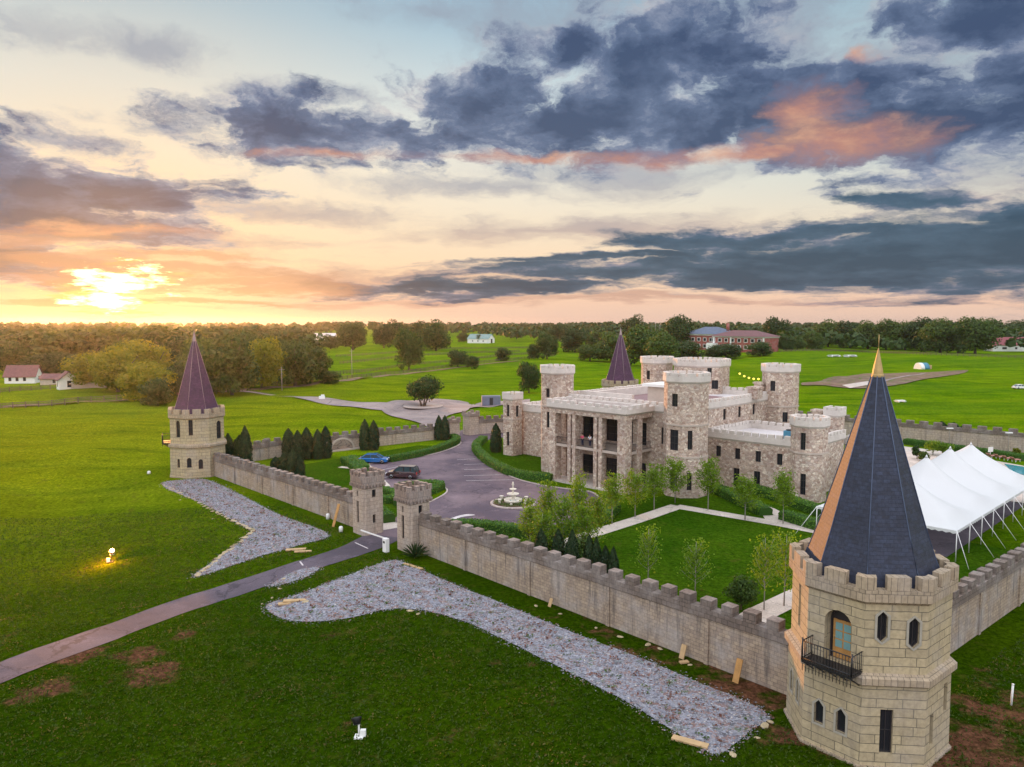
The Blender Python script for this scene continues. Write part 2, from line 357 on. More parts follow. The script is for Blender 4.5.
def gravelmat(g):
    p = g.pos(); v = g.N.new('ShaderNodeTexVoronoi'); g.L.new(p, v.inputs['Vector']); v.inputs['Scale'].default_value = 7
    r = g.n('ShaderNodeSeparateColor', 0, Color=v.outputs['Color'])
    c = g.ramp(r, [(0, (.10, .10, .12)), (.25, (.20, .205, .245)), (.5, (.27, .275, .325)), (.75, (.19, .18, .20)), (1, (.36, .37, .41))])
    ax = g.vm('DOT_PRODUCT', p, (*U2, 0), 1)
    n1 = g.noise(p, .5, 5, .65); n2 = g.noise(p, 1.6, 5, .7)
    row = g.m('SINE', g.m('ADD', g.m('MULTIPLY', ax, 4.2), g.m('MULTIPLY', n1, 14)))
    k = g.ss(g.m('ADD', g.m('MULTIPLY', row, .045), g.m('ADD', g.m('MULTIPLY', n2, .6), g.m('MULTIPLY', g.noise(p, 4, 5, .8), .5))), .56, .66)
    c = g.mix(g.m('MULTIPLY', k, .75), c, g.mix(g.noise(p, 3, 3), (.16, .06, .045), (.26, .17, .13)))
    c = g.mix(g.m('MULTIPLY', g.ss(g.noise(p, 1.1, 6, .7), .56, .66), .8), c, (.06, .11, .02))
    return g.bsdf(c, .9, g.bump(v.outputs[0], .8, .08), .25)
M['gravel'] = mat('crushed_bluestone', gravelmat)
SOIL = ((138, 655, 3), (160, 672, 3), (75, 655, 3), (185, 635, 2.5), (55, 690, 3), (760, 704, 3.5), (725, 688, 3), (775, 730, 3), (975, 735, 4), (1000, 760, 4), (960, 700, 3), (1020, 715, 3))
def soil_at(px, py): return at(px, py)[:2]
def grassmat(kind):
    def f(g):
        p = g.pos(); n0 = g.noise(p, .012, 4, .55); n1 = g.noise(p, .09, 5, .6); n2 = g.noise(p, 1.4, 6, .72); n3 = g.noise(p, 7, 4, .75); n4 = g.noise(p, 2.8, 5, .8)
        st = g.noise(g.vm('MULTIPLY', p, (.012, .16, 0)), 1.0, 5, .6)
        if kind == 'field':
            lo, hi = (.060, .150, .002), (.125, .225, .003)
            c = g.mix(g.ss(n1, .3, .7), lo, hi)
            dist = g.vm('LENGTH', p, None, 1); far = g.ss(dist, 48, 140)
            c = g.mix(far, g.mix(g.ss(n1, .2, .8), (.015, .040, .0008), (.028, .060, .0012)), c)   # backlit brightness afar and a dimmer foreground, painted in by distance
            warm = g.ss(g.vm('DOT_PRODUCT', p, (-.98, .2, 0), 1), 35, 120)
            c = g.mix(g.m('MULTIPLY', warm, g.m('MULTIPLY', g.ss(dist, 420, 60), .7)), c, (.20, .175, .004))  # yellow sun glow on the west field, painted into its grass
            c = g.mix(g.m('MULTIPLY', far, g.m('MULTIPLY', g.ss(st, .45, .62), .35)), c, (.20, .25, .01))
            c = g.mix(g.m('MULTIPLY', g.ss(n0, .5, .62), .4), c, (.05, .12, .01))
            s2 = g.noise(g.vm('MULTIPLY', p, (.02, .09, 0)), 1.7, 4, .6)
            c = g.mix(g.m('MULTIPLY', far, g.m('MULTIPLY', g.ss(s2, .50, .66), .5)), c, (.03, .085, .003))
            # bare soil beside the front wall and in scuffed places
            v = g.m('SUBTRACT', g.vm('DOT_PRODUCT', p, (*U2, 0), 1), O2.dot(U2)); u = g.m('SUBTRACT', g.vm('DOT_PRODUCT', p, (*U1, 0), 1), O2.dot(U1))
            edge = g.m('MULTIPLY', g.ss(v, -3.5, 1.5), g.m('MULTIPLY', g.ss(v, 6, 3), g.ss(u, 10, 45)))
            right = g.m('MULTIPLY', g.ss(u, 50, 55), g.ss(v, 30, 2))
            k = g.m('ADD', g.m('MULTIPLY', edge, .16), g.m('MULTIPLY', right, .2))
            for (px, py, rr_) in SOIL:
                sx, sy = soil_at(px, py); dd = g.vm('LENGTH', g.vm('SUBTRACT', g.vm('MULTIPLY', p, (1, 1, 0)), (sx, sy, 0)), None, 1)
                k = g.m('MAXIMUM', k, g.m('MULTIPLY', g.ss(dd, rr_, 0), .22))
            nn = g.m('ADD', g.noise(p, .33, 6, .68), k)
            c = g.mix(g.m('MULTIPLY', g.ss(nn, .60, .74), g.ss(dist, 130, 60)), c, g.mix(n2, (.05, .022, .012), (.17, .085, .055)))
        else:
            c = g.mix(g.ss(n1, .3, .7), (.024, .070, .003), (.048, .105, .005))
        c = g.mix(1, c, g.ramp(n2, [(.25, (.55, .6, .5)), (.75, (1.4, 1.3, 1.3))]), 'MULTIPLY')
        c = g.mix(1, c, g.ramp(n3, [(.25, (.6, .6, .6)), (.75, (1.4, 1.4, 1.4))]), 'MULTIPLY')
        c = g.mix(1, c, g.ramp(n4, [(.3, (.5, .55, .5)), (.7, (1.5, 1.4, 1.3))]), 'MULTIPLY')
        c = g.mix(g.m('MULTIPLY', g.ss(g.noise(p, .55, 6, .75), .56, .70), .45), c, (.105, .085, .02))
        hg = g.m('ADD', g.m('MULTIPLY', n2, 1.0), g.m('MULTIPLY', n3, .5))
        return g.bsdf(c, .95, g.bump(hg, .9, .25), .0)
    return mat('grass_' + kind, f)
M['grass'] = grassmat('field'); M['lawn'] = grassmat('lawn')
def soilmat(g):
    p = g.pos(); n = g.noise(g.vm('MULTIPLY', p, (.5, 2.2, 1)), .35, 6, .75); n2 = g.noise(p, .5, 5, .7)
    c = g.ramp(n, [(.35, (.08, .05, .04)), (.5, (.19, .12, .09)), (.62, (.27, .20, .15)), (.7, (.10, .15, .03))])
    return g.bsdf(g.mix(g.ss(n2, .5, .66), c, (.07, .13, .01)), .95, None, .1)
M['soil'] = mat('garden_soil', soilmat)

# ------------------------------------------------------------ mesh builder
class MB:
    def __init__(s): s.v = []; s.f = []; s.m = []; s.uv = []; s.sm = []
    def face(s, idx, m=0, uv=None, smooth=False):
        s.f.append(tuple(idx)); s.m.append(m); s.uv.append(uv); s.sm.append(smooth)
    def add(s, pts): k = len(s.v); s.v += [tuple(p) for p in pts]; return k
    def box(s, c, d, rz=0, m=0, base=True):
        """c = centre of the bottom, d = size"""
        x, y, z = d[0] / 2, d[1] / 2, d[2]; co, si = math.cos(rz), math.sin(rz)
        P = []
        for zz in (0, z):
            for a, b in ((-x, -y), (x, -y), (x, y), (-x, y)): P.append((c[0] + a * co - b * si, c[1] + a * si + b * co, c[2] + zz))
        k = s.add(P); L = [d[0], d[1], d[0], d[1]]; off = c[0] * co + c[1] * si
        for i in range(4):
            j = (i + 1) % 4; u0 = off + sum(L[:i])
            s.face((k + i, k + j, k + 4 + j, k + 4 + i), m, [(u0, c[2]), (u0 + L[i], c[2]), (u0 + L[i], c[2] + z), (u0, c[2] + z)])
        s.face((k + 4, k + 5, k + 6, k + 7), m, [(0, 0), (d[0], 0), (d[0], d[1]), (0, d[1])])
        if base: s.face((k + 3, k + 2, k + 1, k), m)
        return s
    def loft(s, rings, m=0, cap0=True, cap1=True, smooth=False, closed=True):
        """rings = lists of points, equal length; uv runs round and up"""
        ks = [s.add(r) for r in rings]; n = len(rings[0])
        vv = 0
        for a in range(len(rings) - 1):
            A, B = [Vector(p) for p in rings[a]], [Vector(p) for p in rings[a + 1]]
            dv = (A[0] - B[0]).length; ua = ub = 0
            for i in range(n if closed else n - 1):
                j = (i + 1) % n; la, lb = (A[i] - A[j]).length, (B[i] - B[j]).length
                mid = ua + la / 2
                s.face((ks[a] + i, ks[a] + j, ks[a + 1] + j, ks[a + 1] + i), m,
                       [(mid - la / 2, vv), (mid + la / 2, vv), (mid + lb / 2, vv + dv), (mid - lb / 2, vv + dv)], smooth)
                ua += la
            vv += dv
        if cap0: s.face(range(ks[0] + n - 1, ks[0] - 1, -1), m)
        if cap1: s.face(range(ks[-1], ks[-1] + n), m, [(p[0], p[1]) for p in rings[-1]])
        return s
    def ngon(s, r, n, z0, z1, rot=0, c=(0, 0), r2=None, m=0, cap0=True, cap1=True, smooth=False):
        r2 = r if r2 is None else r2
        f = lambda q, z: [(c[0] + q * math.cos(rot + 2 * math.pi * i / n), c[1] + q * math.sin(rot + 2 * math.pi * i / n), z) for i in range(n)]
        return s.loft([f(r, z0), f(r2, z1)], m, cap0, cap1, smooth)
    def lathe(s, prof, n=20, c=(0, 0, 0), m=0, smooth=True):
        f = lambda q, z: [(c[0] + q * math.cos(2 * math.pi * i / n), c[1] + q * math.sin(2 * math.pi * i / n), c[2] + z) for i in range(n)]
        return s.loft([f(max(q, .001), z) for q, z in prof], m, True, True, smooth)
    def prism(s, poly, z0, z1, m=0):
        return s.loft([[(p[0], p[1], z0) for p in poly], [(p[0], p[1], z1) for p in poly]], m)
    def tube(s, pts, r, n=6, m=0, r2=None, smooth=True):
        pts = [Vector(p) for p in pts]; rings = []
        for i, p in enumerate(pts):
            d = (pts[min(i + 1, len(pts) - 1)] - pts[max(i - 1, 0)]).normalized()
            a = d.orthogonal().normalized() if abs(d.z) > .95 else Vector((-d.y, d.x, 0)).normalized(); b = d.cross(a)
            q = r if r2 is None else r + (r2 - r) * i / (len(pts) - 1)
            rings.append([p + (a * math.cos(t) + b * math.sin(t)) * q for t in [2 * math.pi * k / n for k in range(n)]])
        return s.loft(rings, m, True, True, smooth)
    def mesh(s, name, mats):
        me = bpy.data.meshes.new(name); me.from_pydata([tuple(p) for p in s.v], [], s.f)
        for k in (mats if isinstance(mats, (list, tuple)) else [mats]): me.materials.append(M[k] if isinstance(k, str) else k)
        me.polygons.foreach_set('material_index', s.m); me.polygons.foreach_set('use_smooth', s.sm)
        ul = me.uv_layers.new(name='UVMap')
        for p, u in zip(me.polygons, s.uv):
            if u and len(u) == len(p.loop_indices):
                for li, c in zip(p.loop_indices, u): ul.data[li].uv = c
            elif abs(p.normal.z) > .5:
                for li in p.loop_indices: q = me.vertices[me.loops[li].vertex_index].co; ul.data[li].uv = (q.x, q.y)
        me.update(); return me
    def build(s, name, mats, parent=None, loc=(0, 0, 0), rz=0, **kw):
        o = bpy.data.objects.new(name, s.mesh(name, mats)); C.objects.link(o); o.location = loc; o.rotation_euler = (0, 0, rz)
        if parent: o.parent = parent
        if kw: tag(o, **kw)
        return o
def tag(o, label=None, cat=None, group=None, kind=None):
    if label: o['label'] = label
    if cat: o['category'] = cat
    if group: o['group'] = group
    if kind: o['kind'] = kind
    return o
def empty(name, loc, rz=0, **kw):
    o = bpy.data.objects.new(name, None); C.objects.link(o); o.location = loc; o.rotation_euler = (0, 0, rz); o.empty_display_size = .5
    return tag(o, **kw)
def obj_of(name, me, parent=None, loc=(0, 0, 0), rz=0, sc_=(1, 1, 1), **kw):
    o = bpy.data.objects.new(name, me); C.objects.link(o); o.location = loc; o.rotation_euler = (0, 0, rz); o.scale = sc_
    if parent: o.parent = parent
    return tag(o, **kw)
def copy_tree(o, parent=None):
    c = o.copy(); C.objects.link(c)
    if parent: c.parent = parent
    for ch in list(o.children): copy_tree(ch, c)
    return c
def cut(o, cb):
    """carve recesses out of a body (done once, result stored in its own mesh)"""
    if not cb.f: return
    k = bpy.data.objects.new('cutter', cb.mesh('cutter', [o.data.materials[0]])); C.objects.link(k)
    k.parent = o
    for q in (o.data, k.data):
        bm = bmesh.new(); bm.from_mesh(q); bmesh.ops.recalc_face_normals(bm, faces=bm.faces); bm.to_mesh(q); bm.free()
    mo = o.modifiers.new('b', 'BOOLEAN'); mo.operation = 'DIFFERENCE'; mo.solver = 'EXACT'; mo.object = k
    bpy.context.view_layer.update()
    dg = bpy.context.evaluated_depsgraph_get()
    me = bpy.data.meshes.new_from_object(o.evaluated_get(dg))
    o.modifiers.clear(); o.data = me
    bpy.data.objects.remove(k)
def bevel(o, w=.05, seg=2, ang=40):
    bm = bmesh.new(); bm.from_mesh(o.data); bmesh.ops.remove_doubles(bm, verts=bm.verts, dist=1e-4)
    ed = [e for e in bm.edges if len(e.link_faces) == 2 and e.calc_face_angle(0) > R(ang)]
    bmesh.ops.bevel(bm, geom=ed, offset=w, segments=seg, affect='EDGES', profile=.5, clamp_overlap=True); bm.to_mesh(o.data); bm.free()
ORD = 'first second third fourth fifth sixth seventh eighth ninth tenth eleventh twelfth thirteenth fourteenth fifteenth sixteenth seventeenth eighteenth nineteenth twentieth'.split()
def nth(i):
    if i < 20: return ORD[i]
    n = i + 1
    return '%d%s' % (n, 'th' if 10 < n % 100 < 14 else {1: 'st', 2: 'nd', 3: 'rd'}.get(n % 10, 'th'))

# ------------------------------------------------------------ ground, roads, sheets
def axis(lo, a, b, hi, step, grow=1.14):
    c = list(np.arange(a, b + 1e-6, step)); s_ = step; x_ = b
    while x_ < hi: s_ *= grow; x_ += s_; c.append(x_)
    s_ = step; x_ = a; pre = []
    while x_ > lo: s_ *= grow; x_ -= s_; pre.append(x_)
    return pre[::-1] + c
def terrain():
    X = axis(-3600, -70, 70, 3600, 1.6); Y = axis(-300, 24, 130, 3600, 1.6, 1.10)
    nx, ny = len(X), len(Y)
    v = [(x, y, h(x, y)) for y in Y for x in X]
    f = [(j * nx + i, j * nx + i + 1, (j + 1) * nx + i + 1, (j + 1) * nx + i) for j in range(ny - 1) for i in range(nx - 1)]
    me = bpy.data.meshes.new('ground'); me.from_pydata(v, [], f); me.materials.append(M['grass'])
    me.polygons.foreach_set('use_smooth', [True] * len(f)); me.update()
    obj_of('ground', me, kind='structure')
terrain()
def sheet(name, poly, mat_, dz=.04, step=2.0, kind='structure', thick=0, **kw):
    """a sheet cut along the terrain grid so that it lies on the ground"""
    bm = bmesh.new(); bm.faces.new([bm.verts.new((p[0], p[1], 0)) for p in poly])
    xs = [p[0] for p in poly]; ys = [p[1] for p in poly]
    if step:
        for ax, a, b in ((0, min(xs), max(xs)), (1, min(ys), max(ys))):
            t = a + step * .5
            while t < b:
                co = [0, 0, 0]; no = [0, 0, 0]; co[ax] = t; no[ax] = 1
                bmesh.ops.bisect_plane(bm, geom=bm.verts[:] + bm.edges[:] + bm.faces[:], plane_co=co, plane_no=no); t += step
    bmesh.ops.triangulate(bm, faces=bm.faces)
    bmesh.ops.recalc_face_normals(bm, faces=bm.faces)
    for f in bm.faces:
        f.normal_update()
    if bm.faces and sum(f.normal.z for f in bm.faces) < 0: bmesh.ops.reverse_faces(bm, faces=bm.faces)
    for q in bm.verts: q.co.z = h(q.co.x, q.co.y) + dz
    me = bpy.data.meshes.new(name); bm.to_mesh(me); bm.free(); me.materials.append(M[mat_])
    o = obj_of(name, me, kind=kind, **kw); return o
def smooth_poly(pts, n=6, closed=True, jit=0):
    P = [Vector(p[:2]) for p in pts]; out = []; N_ = len(P)
    for i in range(N_ if closed else N_ - 1):
        if closed: a, b, c, d = P[i - 1], P[i], P[(i + 1) % N_], P[(i + 2) % N_]
        else: a, b, c, d = P[max(i - 1, 0)], P[i], P[i + 1], P[min(i + 2, N_ - 1)]
        for k in range(n):
            t = k / n; q = .5 * ((2 * b) + (c - a) * t + (2 * a - 5 * b + 4 * c - d) * t * t + (3 * b - a - 3 * c + d) * t ** 3)
            if jit: q = q + Vector((random.uniform(-jit, jit), random.uniform(-jit, jit)))
            out.append(q)
    if not closed: out.append(P[-1])
    return out
def P(l): return [at(*p)[:2] for p in l]
def ribbon(line, w):
    line = [Vector(p[:2]) for p in line]; a, b = [], []
    for i, p in enumerate(line):
        d = (line[min(i + 1, len(line) - 1)] - line[max(i - 1, 0)]).normalized(); n = Vector((-d.y, d.x))
        ww = w[i] if isinstance(w, (list, tuple)) else w
        a.append(p + n * ww / 2); b.append(p - n * ww / 2)
    return a + b[::-1]
def kerb(name, line, w=.18, hh=.13, mat_='kerb', parent=None):
    b = MB(); line = [Vector(p[:2]) for p in line]; r0 = []
    for i, p in enumerate(line):
        d = (line[min(i + 1, len(line) - 1)] - line[max(i - 1, 0)]).normalized(); n = Vector((-d.y, d.x)) * w / 2; z = h(*p)
        r0.append([(p.x + n.x, p.y + n.y, z - .02), (p.x - n.x, p.y - n.y, z - .02), (p.x - n.x, p.y - n.y, z + hh), (p.x + n.x, p.y + n.y, z + hh)])
    b.loft(r0); return b.build(name, mat_, kind='structure')

drive_px = [(372, 533), (400, 541), (425, 526), (470, 525), (520, 530), (560, 531), (590, 521), (606, 508), (603, 500), (590, 492), (565, 489), (540, 485), (516, 479), (496, 469),
            (481, 460), (478, 448), (488, 440), (520, 434), (490, 424), (462, 430), (450, 437), (460, 443), (448, 450), (425, 456), (395, 460), (368, 465), (386, 486), (402, 492), (400, 499),
            (442, 489), (446, 493), (436, 499), (404, 513), (392, 520)]
dp = P(drive_px)
sheet('driveway', smooth_poly(dp, 4), 'asphalt', .03)
kerb('kerb', smooth_poly(P([(606, 510), (604, 502), (590, 492), (565, 489), (540, 485), (516, 479), (496, 469), (480, 460), (477, 450), (484, 441)]), 5, False))
kerb('kerb', smooth_poly(P([(453, 437), (461, 443), (448, 450), (425, 456), (395, 460), (369, 464)]), 5, False))
kerb('kerb', P([(367, 465), (388, 487)]), .7, .12, 'concrete')
kerb('kerb', smooth_poly(P([(400, 500), (420, 494), (442, 488), (447, 492), (437, 499), (404, 514)]), 5, False))
kerb('kerb', smooth_poly(P([(425, 526), (470, 525), (520, 531), (560, 532), (590, 522)]), 5, False))
# parking bay lines
lines = [((367 + 9, 470), (415, 470)), ((381, 479), (428, 479))]
for a, b in [((457, 460), (476, 459)), ((464, 465), (485, 464)), ((464, 470), (494, 469)), ((464, 476), (503, 475)), ((466, 481), (516, 480)), ((378, 471), (398, 467)), ((384, 478), (400, 474))]:
    sheet('bay_line', ribbon(P([a, b]), .14), 'line', .05, 3)
sheet('faded_arrow', smooth_poly(P([(446, 521), (457, 516.5), (468, 514.5), (475, 515.5), (461, 517.5), (451, 521.5)]), 3), 'line', .05, 3)
road_c = smooth_poly(P([(-30, 684), (0, 673), (60, 650), (130, 625), (200, 600), (280, 574), (330, 558), (362, 547), (385, 536)]), 5, False)
nn = len(road_c)
sheet('road', ribbon(road_c, [3.3 + 1.2 * max(0, (i / nn - .75)) * 4 + random.uniform(-.12, .12) for i in range(nn)]), 'road', .035)
for a, b in [((355, 543), (368, 549)), ((300, 562), (303, 566))]:
    sheet('road_line', ribbon(P([a, b]), .14), 'line', .055, 3)
sheet('driveway_apron', P([(371, 524), (392, 520), (404, 527), (380, 531)]), 'concrete', .045)
g1 = smooth_poly(P([(266, 606), (300, 594), (345, 577), (390, 561), (412, 566), (450, 583), (520, 611), (580, 636), (640, 658), (700, 683), (766, 713), (748, 733), (722, 753), (700, 748), (650, 716), (600, 688),
                    (560, 668), (510, 643), (470, 624), (430, 612), (390, 609), (345, 619), (290, 621)]), 5, True, .05)
sheet('gravel_bed', g1, 'gravel', .04, 1.6)
g2 = smooth_poly(P([(162, 485), (185, 480), (207, 480), (235, 492), (275, 513), (328, 534), (300, 545), (255, 558), (195, 577), (215, 560), (252, 532), (240, 525), (205, 505)]), 5, True, .05)
sheet('gravel_bed', g2, 'gravel', .04, 1.6)
g3 = smooth_poly(P([(270, 586), (296, 571), (318, 568), (308, 576), (285, 584)]), 4, True, .1)
sheet('gravel_bed', g3, 'gravel', .045, 1.6)
def ribsheet(name, px, w, mt, dz=.05, n=4):
    return sheet(name, ribbon(smooth_poly(P(px), n, False), w), mt, dz)
ribsheet('footpath', [(500, 566), (586, 536), (640, 519), (678, 506)], 2.0, 'concrete', .035, 1)
ribsheet('footpath', [(676, 506.5), (779, 524), (850, 538)], 2.0, 'concrete', .045, 1)
ribsheet('footpath', [(779, 524), (770, 512), (758, 507)], 2.4, 'concrete', .055, 3)
ribsheet('footpath', [(715, 642), (760, 614), (820, 585)], 2.2, 'concrete', .035, 1)
ribsheet('footpath', [(340, 467), (365, 470), (380, 474)], 1.0, 'concrete', .035, 3)
lawn_poly = P([(588, 538), (678, 509), (776, 527), (835, 540)]) + [fuv(37.2, 14), fuv(40, 6), fuv(12, 6)]
sheet('lawn', lawn_poly, 'lawn', .022, 2.5)
sheet('lawn', [fuv(-39, 2), fuv(-2, 2), fuv(-4, 12)] + P([(386, 490), (366, 466), (395, 462), (448, 451), (450, 446)]) + [fuv(-45, 36)], 'lawn', .016, 2.5)
sheet('lawn', P([(482, 443), (481, 460), (496, 470), (516, 480), (545, 485), (560, 470), (520, 440)]), 'lawn', .018, 2.5)
sheet('lawn', [fuv(5, 2), fuv(48, 5), fuv(48, 46), fuv(24, 46), fuv(8, 42)] + P([(607, 508), (588, 524), (540, 534), (430, 530)]), 'lawn', .012, 2.5)
# distant roads
ribsheet('far_road', [(205, 392), (255, 393), (310, 398), (360, 404), (395, 409), (440, 410), (490, 405), (530, 402)], [3.5] * 8 + [9] * 8 + [8] * 13, 'far_road', .22, 4)
sheet('far_road', smooth_poly(P([(385, 404), (423, 400), (468, 403), (468, 411), (445, 418), (456, 432), (440, 434), (420, 424), (385, 414)]), 4), 'far_road', .25)
ribsheet('dirt_track', [(200, 392), (300, 386.5), (400, 375), (470, 366), (520, 361)], 4.0, 'soil', .22, 3)
ribsheet('dirt_track', [(0, 408), (60, 404), (120, 401), (150, 399)], 3.0, 'soil', .22, 3)
sheet('garden_plot', smooth_poly(P([(800, 384), (830, 378), (870, 374), (915, 373), (968, 370.5), (950, 376), (905, 384), (860, 389), (825, 386)]), 4, True, .3), 'soil', .25, 4)
sheet('garden_cover', P([(842, 386), (868, 382), (872, 385), (850, 389)]), 'concrete', .32, 4)
ribsheet('garden_track', [(880, 383), (925, 374)], 1.3, 'far_road', .32, 3)
# ------------------------------------------------------------ openings
def profile(style, w, hh):
    a = w / 2
    if style == 'rect': return [(-a, 0), (a, 0), (a, hh), (-a, hh)]
    if style == 'pointed': return [(-a, 0), (a, 0), (a, hh - a * 1.1), (0, hh), (-a, hh - a * 1.1)]
    if style == 'lozenge': return [(0, 0), (a, a), (a, hh - a), (0, hh), (-a, hh - a), (-a, a)]
    n = 8; return [(-a, 0), (a, 0)] + [(a * math.cos(math.pi * i / n), hh - a + a * math.sin(math.pi * i / n)) for i in range(n + 1)]
_wc = {}
def window_mesh(style, w, hh, mull=True, frame='frame_dark', pane='glass', surround=None):
    key = (style, round(w, 2), round(hh, 2), mull, frame, pane, surround)
    if key in _wc: return _wc[key]
    b = MB(); pr_ = profile(style, w, hh); c = (0, hh / 2); t = .055
    def inset(p, d): return [(c[0] + (q[0] - c[0]) * (1 - 2 * d / w), c[1] + (q[1] - c[1]) * (1 - 2 * d / hh)) for q in p]
    inn = inset(pr_, t)
    b.loft([[(x, y0, z) for x, z in pp] for y0, pp in ((-.24, pr_), (-.15, pr_), (-.15, inn), (-.2, inn))], 0, False, False)
    k = b.add([(x, -.2, z) for x, z in inset(pr_, .01)]); b.face(range(k + len(pr_) - 1, k - 1, -1), 1)
    if mull:
        b.box((0, -.19, t), (.04, .05, hh - 2 * t - (w * .3 if style != 'rect' else 0)), 0, 0); nr = max(1, int(hh / .8))
        for i in range(1, nr): b.box((0, -.19, hh * i / nr), (w - 2 * t, .05, .035), 0, 0)
    if surround:
        o = inset(pr_, -.11)
        b.loft([[(x, y0, z) for x, z in pp] for y0, pp in ((-.02, pr_), (.05, pr_), (.05, o), (-.02, o))], 2, False, False)
    _wc[key] = b.mesh('window', [frame, pane, surround or frame]); return _wc[key]
def opening(cb, parent, x, y, ang, z0, w, hh, style='rect', name='window', depth=.34, label=None, **kw):
    """ang = direction (degrees) the wall faces"""
    t = R(ang); n = Vector((math.cos(t), math.sin(t))); s = Vector((-n.y, n.x))
    rings = []
    for d in (.12, -depth):
        rings.append([(x + n.x * d + s.x * q[0] * -1, y + n.y * d + s.y * q[0] * -1, z0 + q[1]) for q in profile(style, w, hh)])
    cb.loft(rings[::-1] if True else rings)
    o = obj_of(name, window_mesh(style, w, hh, **kw), parent, (x, y, z0), t - math.pi / 2)
    if label: o['label'] = label
    return o
def octo(Rr, rot, k, s=0, n=8):
    a = rot + 360 / n * (k + .5); ap = Rr * math.cos(math.pi / n); t = R(a)
    return ap * math.cos(t) - s * math.sin(t), ap * math.sin(t) + s * math.cos(t), a
def ring(b, Ro, Ri, n, rot, z0, z1, m=0, c=(0, 0)):
    f = lambda q, z: [(c[0] + q * math.cos(rot + 2 * math.pi * i / n), c[1] + q * math.sin(rot + 2 * math.pi * i / n), z) for i in range(n)]
    b.loft([f(Ri, z0), f(Ro, z0), f(Ro, z1), f(Ri, z1), f(Ri, z0)], m, False, False)
def battlement(b, Ro, Ri, n, rot, z0, z1, c=(0, 0), m=0, corner=.36, mids=2, gap=.45):
    """merlons wrapped round the corners of an n-gon with `mids` between"""
    cs = Vector(c)
    def V(q, i): t = rot + 2 * math.pi * i / n; return cs + Vector((q * math.cos(t), q * math.sin(t)))
    for i in range(n):
        A, B, a, bb = V(Ro, i), V(Ro, i + 1), V(Ri, i), V(Ri, i + 1); Z = V(Ro, i - 1); z_ = V(Ri, i - 1)
        L = (B - A).length; e = (B - A).normalized(); e2 = (Z - A).normalized()
        f1 = corner / L; pi_, pj = a.lerp(bb, f1), a.lerp(z_, f1)
        b.prism([pj, A + e2 * corner, A, A + e * corner, pi_, a] if f1 else [], z0, z1 + random.uniform(-.02, .02), m)
        free = L - 2 * corner - gap * (mids + 1); w = free / mids if mids else 0
        for k in range(mids):
            s0 = corner + gap + k * (w + gap); s1 = s0 + w
            b.prism([A + e * s0, A + e * s1, a.lerp(bb, s1 / L), a.lerp(bb, s0 / L)], z0, z1 + random.uniform(-.03, .03), m)

